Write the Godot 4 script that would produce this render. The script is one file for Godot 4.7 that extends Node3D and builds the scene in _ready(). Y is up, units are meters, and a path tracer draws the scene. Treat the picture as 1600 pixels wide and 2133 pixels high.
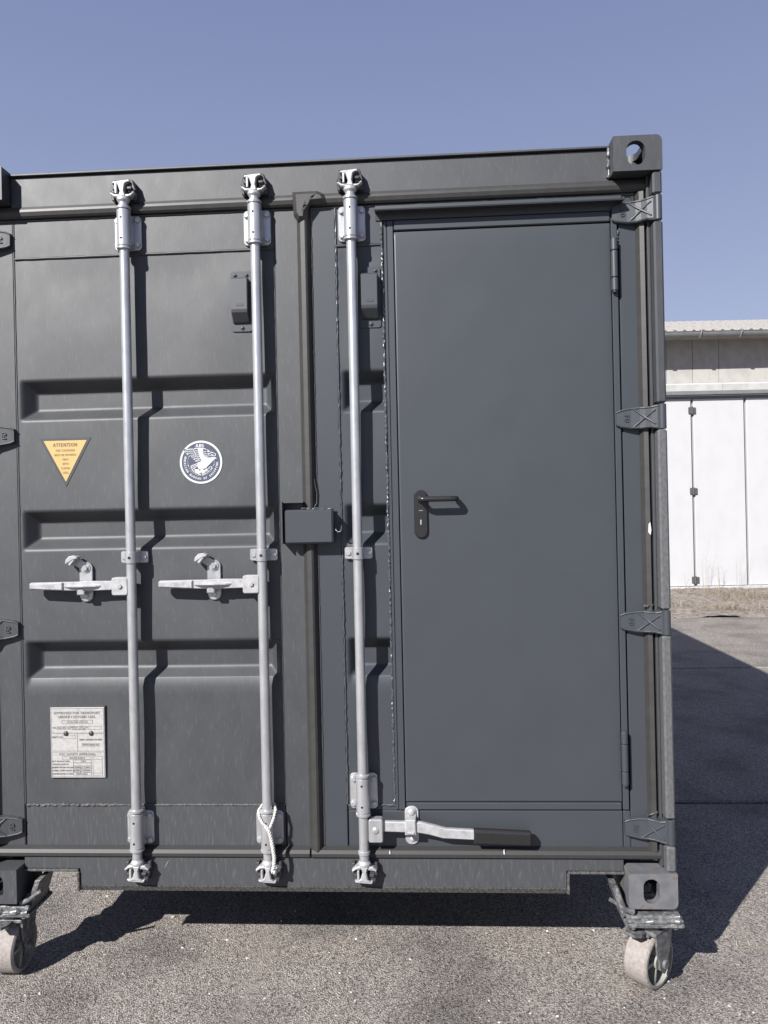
extends Node3D
# A grey shipping container on caster wheels, seen from its door end, in front of a white hall.
# Metres, y up, ground at 0. Container: x 0 .. 2.438 across the doors, door end at z = 0, body towards -z.

const LIFT := 0.28            # underside of the corner castings above the ground
const DZ := -0.07             # face of the door leaves
const RZ := -0.026            # axis of the locking bars
var M := {}
var rng := RandomNumberGenerator.new()


# ------------------------------------------------------------------ mesh builder
class MB:
	var v := PackedVector3Array()
	var n := PackedVector3Array()

	func put(a: Vector3, b: Vector3, c: Vector3, na: Vector3, nb: Vector3, nc: Vector3) -> void:
		v.append(a); v.append(c); v.append(b)
		n.append(na); n.append(nc); n.append(nb)

	func tri(a: Vector3, b: Vector3, c: Vector3) -> void:          # counter-clockwise seen from outside
		var m := (b - a).cross(c - a)
		if m.length_squared() < 1e-16:
			return
		m = m.normalized()
		put(a, b, c, m, m, m)

	func tri_h(a: Vector3, b: Vector3, c: Vector3, hint: Vector3) -> void:
		if (b - a).cross(c - a).dot(hint) < 0.0:
			tri(a, c, b)
		else:
			tri(a, b, c)

	func quad(a: Vector3, b: Vector3, c: Vector3, d: Vector3) -> void:
		tri(a, b, c)
		tri(a, c, d)

	func quad_h(a: Vector3, b: Vector3, c: Vector3, d: Vector3, hint: Vector3) -> void:
		tri_h(a, b, c, hint)
		tri_h(a, c, d, hint)

	func box(lo: Vector3, hi: Vector3, bevel := 0.002, xf := Transform3D()) -> MB:
		var mid := (lo + hi) * 0.5
		var h := ((hi - lo) * 0.5).abs()
		var b := minf(bevel, minf(h.x, minf(h.y, h.z)) * 0.45)
		var p := func(s: Vector3, axis: int) -> Vector3:
			var q := Vector3.ZERO
			for k in 3:
				q[k] = s[k] * (h[k] if k == axis else h[k] - b)
			return xf * (mid + q)
		for a in 3:
			var e := (a + 1) % 3
			var f := (a + 2) % 3
			for s in [-1.0, 1.0]:
				var c := []
				for t in [[-1, -1], [1, -1], [1, 1], [-1, 1]]:
					var k := Vector3.ZERO
					k[a] = s; k[e] = t[0]; k[f] = t[1]
					c.append(p.call(k, a))
				var hint := Vector3.ZERO
				hint[a] = s
				quad_h(c[0], c[1], c[2], c[3], xf.basis * hint)
				for s2 in [-1.0, 1.0]:               # chamfer between faces a and e
					var k0 := Vector3.ZERO
					k0[a] = s; k0[e] = s2; k0[f] = -1
					var k1 := k0
					k1[f] = 1
					hint = Vector3.ZERO
					hint[a] = s; hint[e] = s2
					quad_h(p.call(k0, a), p.call(k1, a), p.call(k1, e), p.call(k0, e), xf.basis * hint)
		for sx in [-1.0, 1.0]:
			for sy in [-1.0, 1.0]:
				for sz in [-1.0, 1.0]:
					var k := Vector3(sx, sy, sz)
					tri_h(p.call(k, 0), p.call(k, 1), p.call(k, 2), xf.basis * k)
		return self

	# outline in local x-y, extruded from z0 (plain) to z1 (bevelled)
	func prism(outline: PackedVector2Array, z0: float, z1: float, bevel := 0.0015, xf := Transform3D(), smooth := false) -> MB:
		var q := outline.duplicate()
		if Geometry2D.is_polygon_clockwise(q):
			q.reverse()
		var c := q.size()
		var inner := PackedVector2Array()
		var nn := PackedVector2Array()
		for i in c:
			var e0 := (q[i] - q[(i + c - 1) % c]).normalized()
			var e1 := (q[(i + 1) % c] - q[i]).normalized()
			var bis := (Vector2(e0.y, -e0.x) + Vector2(e1.y, -e1.x))
			var m := bis.normalized()
			nn.append(m)
			var k := maxf(0.35, m.dot(Vector2(e0.y, -e0.x)))
			inner.append(q[i] - m * bevel / k)
		var up := signf(z1 - z0)
		var at := func(p2: Vector2, z: float) -> Vector3: return xf * Vector3(p2.x, p2.y, z)
		var zm := z1 - up * bevel
		for i in c:
			var j := (i + 1) % c
			var side := xf.basis * Vector3(q[j].y - q[i].y, q[i].x - q[j].x, 0)
			if smooth:
				var na := (xf.basis * Vector3(nn[i].x, nn[i].y, 0)).normalized()
				var nb := (xf.basis * Vector3(nn[j].x, nn[j].y, 0)).normalized()
				var a: Vector3 = at.call(q[i], z0)
				var b: Vector3 = at.call(q[j], z0)
				var d: Vector3 = at.call(q[i], zm)
				var e: Vector3 = at.call(q[j], zm)
				if up > 0:
					put(a, b, e, na, nb, nb); put(a, e, d, na, nb, na)
				else:
					put(b, a, e, nb, na, nb); put(a, d, e, na, na, nb)
			else:
				quad_h(at.call(q[i], z0), at.call(q[j], z0), at.call(q[j], zm), at.call(q[i], zm), side)
			if bevel > 0.0:
				quad_h(at.call(q[i], zm), at.call(q[j], zm), at.call(inner[j], z1), at.call(inner[i], z1), side.normalized() + xf.basis * Vector3(0, 0, up))
		var ids := Geometry2D.triangulate_polygon(q)
		for t in range(0, ids.size(), 3):
			tri_h(at.call(inner[ids[t]], z1), at.call(inner[ids[t + 1]], z1), at.call(inner[ids[t + 2]], z1), xf.basis * Vector3(0, 0, up))
			tri_h(at.call(q[ids[t]], z0), at.call(q[ids[t + 1]], z0), at.call(q[ids[t + 2]], z0), xf.basis * Vector3(0, 0, -up))
		return self

	# round bar through pts; radii per point
	func tube(pts: Array, radii: Array, seg := 14, caps := true) -> MB:
		var rings := []
		var last := Vector3.ZERO
		var side := Vector3.ZERO
		for i in pts.size():
			var d: Vector3 = pts[mini(i + 1, pts.size() - 1)] - pts[maxi(i - 1, 0)]
			if d.length() < 1e-9:
				d = last if last != Vector3.ZERO else Vector3.UP
			d = d.normalized()
			if side == Vector3.ZERO:
				side = d.cross(Vector3.FORWARD if absf(d.z) < 0.9 else Vector3.RIGHT).normalized()
			else:
				side = (side - d * side.dot(d)).normalized()
			var s2 := d.cross(side)
			var ring := []
			for k in seg:
				var a := TAU * k / seg
				ring.append(side * cos(a) + s2 * sin(a))
			rings.append(ring)
			last = d
		for i in pts.size() - 1:
			var run: Vector3 = pts[i + 1] - pts[i]
			var l := run.length()
			var dr: float = radii[i + 1] - radii[i]
			var ax := run / l if l > 1e-9 else Vector3.ZERO
			for k in seg:
				var j := (k + 1) % seg
				var a: Vector3 = pts[i] + rings[i][k] * radii[i]
				var b: Vector3 = pts[i] + rings[i][j] * radii[i]
				var c: Vector3 = pts[i + 1] + rings[i + 1][j] * radii[i + 1]
				var d: Vector3 = pts[i + 1] + rings[i + 1][k] * radii[i + 1]
				var nf := func(r: Vector3) -> Vector3: return (r * maxf(l, 1e-6) - ax * dr).normalized()
				var na: Vector3 = nf.call(rings[i][k])
				var nb: Vector3 = nf.call(rings[i][j])
				var nc: Vector3 = nf.call(rings[i + 1][j])
				var nd: Vector3 = nf.call(rings[i + 1][k])
				if (b - a).cross(c - a).dot(na + nc) >= 0.0:
					put(a, b, c, na, nb, nc); put(a, c, d, na, nc, nd)
				else:
					put(b, a, c, nb, na, nc); put(a, d, c, na, nd, nc)
		if caps:
			for e in [0, pts.size() - 1]:
				var out: Vector3 = (pts[0] - pts[1]) if e == 0 else (pts[e] - pts[e - 1])
				for k in range(1, seg - 1):
					tri_h(pts[e] + rings[e][0] * radii[e], pts[e] + rings[e][k] * radii[e], pts[e] + rings[e][k + 1] * radii[e], out)
		return self

	func rod(a: Vector3, b: Vector3, r: float, seg := 20, bevel := 0.0015) -> MB:
		var d := (b - a).normalized() * bevel
		return tube([a, a + d, b - d, b], [r - bevel, r, r, r - bevel], seg)

	func dome(c: Vector3, axis: Vector3, r: float, h: float, seg := 12) -> MB:
		var pts := []
		var rr := []
		for i in 6:
			var a := i / 5.0 * PI * 0.5
			pts.append(c + axis * h * sin(a))
			rr.append(maxf(r * cos(a), 0.0001))
		return tube(pts, rr, seg, false)

	func hexbolt(c: Vector3, r: float, h: float, turn := 0.0) -> MB:   # head facing +z
		var q := PackedVector2Array()
		for k in 6:
			q.append(Vector2(c.x, c.y) + Vector2.from_angle(turn + k * PI / 3) * r)
		prism(q, c.z, c.z + h, r * 0.14)
		return self

	func field(xs: Array, ys: Array, fz: Callable) -> MB:          # z = fz(x, y), facing +z
		var w := xs.size()
		var h := ys.size()
		var z := PackedFloat32Array()
		for j in h:
			for i in w:
				z.append(fz.call(xs[i], ys[j]))
		var nm := PackedVector3Array()
		for j in h:
			for i in w:
				var i0 := maxi(i - 1, 0)
				var i1 := mini(i + 1, w - 1)
				var j0 := maxi(j - 1, 0)
				var j1 := mini(j + 1, h - 1)
				nm.append(Vector3(-(z[j * w + i1] - z[j * w + i0]) / (xs[i1] - xs[i0]), -(z[j1 * w + i] - z[j0 * w + i]) / (ys[j1] - ys[j0]), 1).normalized())
		for j in h - 1:
			for i in w - 1:
				var k := j * w + i
				var a := Vector3(xs[i], ys[j], z[k])
				var b := Vector3(xs[i + 1], ys[j], z[k + 1])
				var c := Vector3(xs[i + 1], ys[j + 1], z[k + w + 1])
				var d := Vector3(xs[i], ys[j + 1], z[k + w])
				put(a, b, c, nm[k], nm[k + 1], nm[k + w + 1])
				put(a, c, d, nm[k], nm[k + w + 1], nm[k + w])
		return self

	func add(other: MB, xf: Transform3D) -> MB:
		var flip := xf.basis.determinant() < 0
		for t in range(0, other.v.size(), 3):
			for k in ([0, 2, 1] if flip else [0, 1, 2]):
				v.append(xf * other.v[t + k])
				n.append((xf.basis * other.n[t + k]).normalized())
		return self

	func text(s: String, height: float, xf: Transform3D, bold := true, depth := 0.0004, spread := 1.0) -> MB:
		var f := SystemFont.new()
		f.font_names = PackedStringArray(["Droid Sans"])
		f.font_weight = 700 if bold else 400
		var t := TextMesh.new()
		t.font = f
		t.font_size = 32
		t.pixel_size = height / 23.0
		t.depth = depth
		t.curve_step = 2.0
		t.text = s
		var a := t.get_mesh_arrays()
		var vv: PackedVector3Array = a[Mesh.ARRAY_VERTEX]
		var vn: PackedVector3Array = a[Mesh.ARRAY_NORMAL]
		var order: PackedInt32Array = a[Mesh.ARRAY_INDEX] if a[Mesh.ARRAY_INDEX] != null else PackedInt32Array(range(vv.size()))
		var sc := Vector3(spread, 1, 1)
		for k in order:
			v.append(xf * (vv[k] * sc))
			n.append((xf.basis * vn[k]).normalized())
		return self


func rrect(x0: float, y0: float, x1: float, y1: float, r: float, seg := 4) -> PackedVector2Array:
	var q := PackedVector2Array()
	for c in [[x1 - r, y1 - r, 0], [x0 + r, y1 - r, 1], [x0 + r, y0 + r, 2], [x1 - r, y0 + r, 3]]:
		for k in seg + 1:
			q.append(Vector2(c[0], c[1]) + Vector2.from_angle(PI / 2 * (c[2] + float(k) / seg)) * r)
	return q

func pv(a: Array) -> PackedVector2Array:
	var q := PackedVector2Array()
	for i in range(0, a.size(), 2):
		q.append(Vector2(a[i], a[i + 1]))
	return q

func along_x(x := 0.0) -> Transform3D: return Transform3D(Basis(Vector3.UP, Vector3.BACK, Vector3.RIGHT), Vector3(x, 0, 0))   # outline (y, z), extruded along x
func along_y(y := 0.0) -> Transform3D: return Transform3D(Basis(Vector3.BACK, Vector3.RIGHT, Vector3.UP), Vector3(0, y, 0))   # outline (z, x), extruded along y
func move(p: Vector3) -> Transform3D: return Transform3D(Basis(), p)


# ------------------------------------------------------------------ things and parts
func part(called: String, parent: Node, layers: Array) -> MeshInstance3D:     # layers: mesh builder, material, ...
	var am := ArrayMesh.new()
	for i in range(0, layers.size(), 2):
		var mb: MB = layers[i]
		if mb.v.is_empty():
			continue
		var arr := []
		arr.resize(Mesh.ARRAY_MAX)
		arr[Mesh.ARRAY_VERTEX] = mb.v
		arr[Mesh.ARRAY_NORMAL] = mb.n
		am.add_surface_from_arrays(Mesh.PRIMITIVE_TRIANGLES, arr)
		am.surface_set_material(am.get_surface_count() - 1, layers[i + 1])
	var o := MeshInstance3D.new()
	o.name = called
	o.mesh = am
	o.cast_shadow = GeometryInstance3D.SHADOW_CASTING_SETTING_ON
	parent.add_child(o, true)
	return o

func tag(o: Node, label: String, category := "", group := "", kind := "") -> Node:
	if label: o.set_meta("label", label)
	if category: o.set_meta("category", category)
	if group: o.set_meta("group", group)
	if kind: o.set_meta("kind", kind)
	return o

func thing(called: String, at: Vector3, label: String, category: String, group := "") -> Node3D:
	var o := Node3D.new()
	o.name = called
	o.position = at
	add_child(o, true)
	tag(o, label, category, group)
	return o


# ------------------------------------------------------------------ materials
func ramp(stops: Array) -> Gradient:                    # offset, linear grey or Color
	var g := Gradient.new()
	var offs := PackedFloat32Array()
	var cols := PackedColorArray()
	for i in range(0, stops.size(), 2):
		offs.append(stops[i])
		var c: Color = stops[i + 1] if stops[i + 1] is Color else Color(stops[i + 1], stops[i + 1], stops[i + 1])
		cols.append(c.linear_to_srgb())
	g.offsets = offs
	g.colors = cols
	return g

func noise(kind: int, freq: float, size: int, seed_: int, g: Gradient = null, oct := 4, normal := 0.0, ret := -1) -> NoiseTexture2D:
	var f := FastNoiseLite.new()
	f.noise_type = kind
	f.frequency = freq
	f.seed = seed_
	f.fractal_octaves = oct
	if oct == 1:
		f.fractal_type = FastNoiseLite.FRACTAL_NONE
	if ret >= 0:
		f.cellular_return_type = ret
	var t := NoiseTexture2D.new()
	t.width = size
	t.height = size
	t.seamless = true
	t.seamless_blend_skirt = 0.08
	t.noise = f
	if g:
		t.color_ramp = g
	if normal > 0.0:
		t.as_normal_map = true
		t.bump_strength = normal
	return t

func mat(called: String, c: Color, rough: float, metal := 0.0, tex: Texture2D = null, scale := Vector3.ONE, spec := 0.5) -> StandardMaterial3D:
	var m := StandardMaterial3D.new()
	m.resource_name = called
	m.albedo_color = c.linear_to_srgb()
	m.roughness = rough
	m.metallic = metal
	m.metallic_specular = spec
	if tex:
		m.albedo_texture = tex
		m.uv1_triplanar = true
		m.uv1_world_triplanar = true
		m.uv1_scale = scale
	M[called] = m
	return m

func bump(m: StandardMaterial3D, tex: Texture2D, cm: float) -> void:
	m.heightmap_enabled = true
	m.heightmap_texture = tex
	m.heightmap_scale = cm

func runs(m: StandardMaterial3D, seed_: int, strength: float, scale: Vector3) -> void:   # pale dust runs and specks lying on the paint
	var d := Color(0.3, 0.3, 0.29)
	var g := Gradient.new()
	g.offsets = PackedFloat32Array([0.0, 0.56, 0.7, 0.82, 1.0])
	var cols := PackedColorArray()
	for a in [0.0, 0.0, 0.25, 0.6, 1.0]:
		var c := d.linear_to_srgb()
		c.a = a * strength
		cols.append(c)
	g.colors = cols
	m.detail_enabled = true
	m.detail_blend_mode = BaseMaterial3D.BLEND_MODE_MIX
	m.detail_uv_layer = BaseMaterial3D.DETAIL_UV_2
	m.detail_albedo = noise(FastNoiseLite.TYPE_SIMPLEX_SMOOTH, 0.014, 1024, seed_, g, 6)
	m.uv2_triplanar = true
	m.uv2_world_triplanar = true
	m.uv2_scale = scale

func materials() -> void:
	var simplex := FastNoiseLite.TYPE_SIMPLEX_SMOOTH
	var cell := FastNoiseLite.TYPE_CELLULAR
	var soft := noise(simplex, 0.008, 512, 3, ramp([0.0, 0.74, 0.45, 0.86, 0.62, 0.9, 1.0, 1.0]), 5)
	var grain := noise(simplex, 0.06, 512, 5, null, 4)
	var streak := noise(simplex, 0.012, 1024, 8, ramp([0.0, 0.76, 0.42, 0.82, 0.6, 0.85, 0.74, 0.92, 1.0, 1.0]), 5)
	# paints
	var m := mat("paint_old", Color(0.0365, 0.0395, 0.044), 0.58, 0.0, soft, Vector3(1.6, 1.1, 1.6), 0.58)
	m.roughness_texture = noise(simplex, 0.015, 512, 11, ramp([0.0, 0.78, 0.5, 0.92, 1.0, 1.0]), 4)
	bump(m, grain, 0.004)
	runs(m, 211, 0.075, Vector3(6.0, 1.1, 6.0))
	m = mat("paint_dusty", Color(0.05, 0.0525, 0.057), 0.6, 0.0, streak, Vector3(5.0, 0.7, 5.0))
	bump(m, grain, 0.006)
	runs(m, 212, 0.13, Vector3(7.0, 0.9, 7.0))
	m = mat("paint_new", Color(0.0385, 0.0435, 0.0505), 0.42, 0.0, noise(simplex, 0.006, 512, 21, ramp([0.0, 0.93, 0.5, 0.97, 1.0, 1.0]), 4), Vector3(1.3, 1.3, 1.3))
	bump(m, noise(simplex, 0.1, 512, 22, null, 3), 0.0025)
	m = mat("sealant", Color(0.05, 0.054, 0.06), 0.3)
	bump(m, grain, 0.02)
	mat("edge_worn", Color(0.1, 0.098, 0.094), 0.7, 0.0, noise(simplex, 0.03, 512, 31, ramp([0.0, 0.16, 0.4, 0.4, 0.55, 0.62, 0.7, 0.9, 1.0, 1.0]), 5), Vector3(6, 3, 6))
	m = mat("casting_worn", Color(0.135, 0.139, 0.145), 0.48, 0.0, noise(simplex, 0.006, 1024, 37, ramp([0.0, Color(0.6, 0.6, 0.6), 0.45, Color(0.78, 0.78, 0.79), 0.7, Color(0.88, 0.88, 0.89), 0.76, Color(0.9, 0.8, 0.7), 0.8, Color(0.9, 0.6, 0.4), 0.86, Color(0.8, 0.76, 0.72), 1.0, Color(1, 1, 1)]), 6), Vector3(2.2, 2.2, 2.2))
	bump(m, grain, 0.01)
	m = mat("caster_paint", Color(0.24, 0.245, 0.25), 0.34, 0.0, noise(simplex, 0.022, 512, 41, ramp([0.0, Color(0.2, 0.205, 0.21), 0.4, Color(0.36, 0.365, 0.37), 0.6, Color(0.5, 0.505, 0.51), 0.66, Color(0.55, 0.54, 0.53), 0.69, Color(1.0, 0.93, 0.84), 0.74, Color(0.95, 0.84, 0.76), 0.77, Color(0.45, 0.44, 0.43), 1.0, Color(0.6, 0.6, 0.6)]), 5), Vector3(3.2, 3.2, 3.2))
	bump(m, noise(simplex, 0.03, 512, 42, null, 4), 0.12)
	m = mat("post_worn", Color(0.1, 0.102, 0.105), 0.46, 0.0, noise(simplex, 0.03, 512, 43, ramp([0.0, 0.6, 0.45, 0.8, 0.6, 0.9, 1.0, 1.0]), 5), Vector3(5, 3, 5), 0.6)
	bump(m, grain, 0.012)
	# metals
	m = mat("galvanised", Color(0.52, 0.525, 0.535), 0.36, 0.62, noise(simplex, 0.012, 512, 51, ramp([0.0, 0.74, 0.4, 0.86, 0.6, 0.93, 1.0, 1.0]), 4), Vector3(4, 1.6, 4))
	m.roughness_texture = noise(simplex, 0.03, 512, 52, ramp([0.0, 0.7, 1.0, 1.0]), 3)
	bump(m, grain, 0.006)
	m = mat("zinc_cast", Color(0.46, 0.46, 0.465), 0.45, 0.35, noise(simplex, 0.012, 512, 53, ramp([0.0, 0.66, 0.45, 0.84, 1.0, 1.0]), 4), Vector3(5, 5, 5))
	bump(m, grain, 0.004)
	mat("dark_steel", Color(0.045, 0.045, 0.047), 0.42, 0.0, soft, Vector3(6, 6, 6))
	mat("hole", Color(0.012, 0.012, 0.012), 0.9)
	# rubber and plastics
	m = mat("rubber", Color(0.033, 0.032, 0.031), 0.5, 0.0, noise(simplex, 0.012, 512, 61, ramp([0.0, 0.7, 0.45, 0.84, 0.65, 0.92, 1.0, 1.0]), 5), Vector3(3, 3, 3))
	bump(m, grain, 0.012)
	m = mat("rubber_dirty", Color(0.027, 0.026, 0.025), 0.55, 0.0, streak, Vector3(5, 3, 5))
	mat("black_plastic", Color(0.016, 0.016, 0.017), 0.3)
	mat("grip_plastic", Color(0.014, 0.014, 0.014), 0.42, 0.0, soft, Vector3(9, 9, 9))
	mat("vent_plastic", Color(0.045, 0.049, 0.055), 0.42)
	m = mat("rope", Color(0.46, 0.445, 0.42), 0.85)
	m = mat("tread", Color(0.29, 0.258, 0.24), 0.75, 0.0, noise(simplex, 0.02, 512, 71, ramp([0.0, 0.5, 0.4, 0.74, 0.6, 0.86, 1.0, 1.0]), 5), Vector3(6, 6, 6))
	mat("rim_cream", Color(0.27, 0.27, 0.23), 0.6, 0.0, soft, Vector3(8, 8, 8))
	# prints
	mat("print_yellow", Color(0.44, 0.305, 0.115), 0.45)
	mat("print_dark", Color(0.035, 0.035, 0.04), 0.5)
	mat("print_brown", Color(0.1, 0.07, 0.04), 0.5)
	mat("print_white", Color(0.5, 0.51, 0.52), 0.4)
	mat("print_navy", Color(0.055, 0.062, 0.095), 0.4)
	mat("plate_white", Color(0.39, 0.38, 0.365), 0.42, 0.0, noise(simplex, 0.02, 512, 81, ramp([0.0, 0.75, 0.5, 0.9, 1.0, 1.0]), 4), Vector3(5, 5, 5))
	mat("print_grey", Color(0.12, 0.12, 0.12), 0.6)
	# hall
	mat("door_white", Color(0.44, 0.44, 0.447), 0.55, 0.0, noise(simplex, 0.01, 512, 91, ramp([0.0, 0.94, 0.5, 0.98, 1.0, 1.0]), 4), Vector3(0.5, 0.3, 0.5))
	mat("render_cream", Color(0.37, 0.357, 0.335), 0.8, 0.0, noise(simplex, 0.01, 512, 92, ramp([0.0, 0.8, 0.45, 0.9, 0.6, 0.95, 1.0, 1.0]), 5), Vector3(0.9, 0.6, 0.9))
	mat("render_white", Color(0.45, 0.447, 0.44), 0.75, 0.0, soft, Vector3(0.7, 0.7, 0.7))
	m = mat("fibre_cement", Color(0.33, 0.315, 0.29), 0.9, 0.0, noise(simplex, 0.03, 512, 93, ramp([0.0, 0.2, 0.3, 0.6, 0.45, 0.84, 1.0, 1.0]), 5), Vector3(1.2, 1.2, 1.2))
	mat("gutter_grey", Color(0.2, 0.2, 0.2), 0.5, 0.2, soft, Vector3(1, 1, 1))
	mat("iron_grey", Color(0.085, 0.085, 0.085), 0.7, 0.0, noise(simplex, 0.05, 512, 94, ramp([0.0, 0.4, 0.5, 0.8, 1.0, 1.0]), 4), Vector3(4, 4, 4))
	mat("gap_dark", Color(0.26, 0.26, 0.26), 0.9)
	# ground
	var stones := ramp([0.0, Color(0.16, 0.15, 0.145), 0.08, Color(0.26, 0.245, 0.23), 0.25, Color(0.44, 0.41, 0.39), 0.45, Color(0.58, 0.55, 0.52), 0.7, Color(0.68, 0.65, 0.62), 0.85, Color(0.85, 0.82, 0.79), 1.0, Color(1, 0.99, 0.97)])
	m = mat("asphalt", Color(0.4, 0.388, 0.378), 0.85, 0.0, noise(cell, 0.18, 2048, 101, stones, 1, 0.0, FastNoiseLite.RETURN_CELL_VALUE), Vector3(0.55, 0.55, 0.55), 0.35)
	bump(m, noise(simplex, 0.13, 2048, 102, ramp([0.0, 0.0, 1.0, 1.0]), 3), 0.5)
	m.detail_enabled = true
	m.detail_blend_mode = BaseMaterial3D.BLEND_MODE_MUL
	m.detail_uv_layer = BaseMaterial3D.DETAIL_UV_2
	m.detail_albedo = noise(simplex, 0.006, 1024, 103, ramp([0.0, Color(0.5, 0.49, 0.49), 0.32, Color(0.72, 0.71, 0.7), 0.5, Color(0.9, 0.87, 0.84), 0.62, Color(0.93, 0.9, 0.86), 0.8, Color(1, 0.98, 0.95), 1.0, Color(1, 1, 1)]), 6)
	m.uv2_triplanar = true
	m.uv2_world_triplanar = true
	m.uv2_scale = Vector3(0.23, 0.23, 0.23)
	m = mat("soil", Color(0.16, 0.135, 0.11), 0.95, 0.0, noise(simplex, 0.03, 1024, 104, ramp([0.0, 0.3, 0.4, 0.6, 0.6, 0.8, 1.0, 1.0]), 6), Vector3(0.4, 0.4, 0.4))
	bump(m, grain, 0.8)
	m = mat("dirt", Color(0.29, 0.272, 0.255), 0.95, 0.0, noise(simplex, 0.02, 1024, 105, ramp([0.0, Color(0.28, 0.25, 0.22), 0.35, Color(0.5, 0.45, 0.4), 0.5, Color(0.72, 0.68, 0.64), 0.62, Color(0.62, 0.54, 0.46), 0.75, Color(0.85, 0.81, 0.76), 1.0, Color(1, 0.98, 0.95)]), 6), Vector3(0.35, 0.35, 0.35))
	bump(m, noise(simplex, 0.05, 1024, 106, null, 5), 1.2)
	mat("pebble", Color(0.56, 0.545, 0.52), 0.8).vertex_color_use_as_albedo = true
	m = mat("straw", Color(0.9, 0.9, 0.9), 0.85)
	m.vertex_color_use_as_albedo = true


# ------------------------------------------------------------------ container
func steps(a: float, b: float, edges: Array, coarse: float, fine: float, reach: float) -> Array:
	var out := [a]
	var x := a
	while x < b - 1e-6:
		var near := false
		for e in edges:
			if absf(x - e) < reach:
				near = true
		x = minf(b, x + (fine if near else coarse))
		if b - x < fine * 0.4:
			x = b
		out.append(x)
	return out

const GROOVES := [[1.704, 1.846], [1.238, 1.376], [0.767, 0.907]]

# pressed door sheet with three trapezoid grooves, slightly buckled
func door_sheet(x0: float, x1: float, gx0: float, gx1: float, buckle: float, seed_: int) -> MB:
	var f := FastNoiseLite.new()
	f.seed = seed_
	f.frequency = 1.5
	f.fractal_octaves = 2
	var ex := [gx0, gx0 + 0.022, gx0 + 0.044, gx1, gx1 - 0.022, gx1 - 0.044]
	var ey := []
	for g in GROOVES:
		ey.append_array([g[0], g[0] + 0.02, g[0] + 0.04, g[1], g[1] - 0.02, g[1] - 0.04])
	var xs := steps(x0, x1, ex, 0.03, 0.004, 0.018)
	var ys := steps(0.322, 2.284, ey, 0.03, 0.004, 0.018)
	var deep := func(x: float, y: float) -> float:
		var d := 0.0
		for g in GROOVES:
			var run := minf(minf(y - g[0], g[1] - y), minf(x - gx0, gx1 - x) * 1.0)
			d = maxf(d, clampf(run / 0.038, 0.0, 1.0))
		return d
	var fz := func(x: float, y: float) -> float:
		var s := 0.0
		var e := 0.0045
		for k in [[-1, -1], [0, -1], [1, -1], [-1, 0], [0, 0], [1, 0], [-1, 1], [0, 1], [1, 1]]:
			s += deep.call(x + k[0] * e, y + k[1] * e)
		var rim := minf(minf(x - x0, x1 - x), minf(y - 0.322, 2.284 - y))
		for c in [Vector2(0.337, 1.57), Vector2(0.8305, 1.539)]:
			rim = minf(rim, maxf(0.0, c.distance_to(Vector2(x, y)) - 0.115) * 0.6)
		return DZ - 0.002 - 0.048 * s / 9.0 + buckle * f.get_noise_2d(x, y) * clampf(rim / 0.08, 0.0, 1.0)
	return MB.new().field(xs, ys, fz)

func bead(a: Vector3, b: Vector3, r: float, rough := 0.35, step := 0.012) -> MB:
	var l := a.distance_to(b)
	var c := maxi(2, int(l / step))
	var pts := []
	var rr := []
	for i in c + 1:
		var j := Vector3(rng.randf_range(-1, 1), rng.randf_range(-1, 1), rng.randf_range(-0.4, 0.4)) * r * rough
		pts.append(a.lerp(b, float(i) / c) + j)
		rr.append(r * (1.0 + rng.randf_range(-rough, rough)))
	return MB.new().tube(pts, rr, 7)

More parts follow.
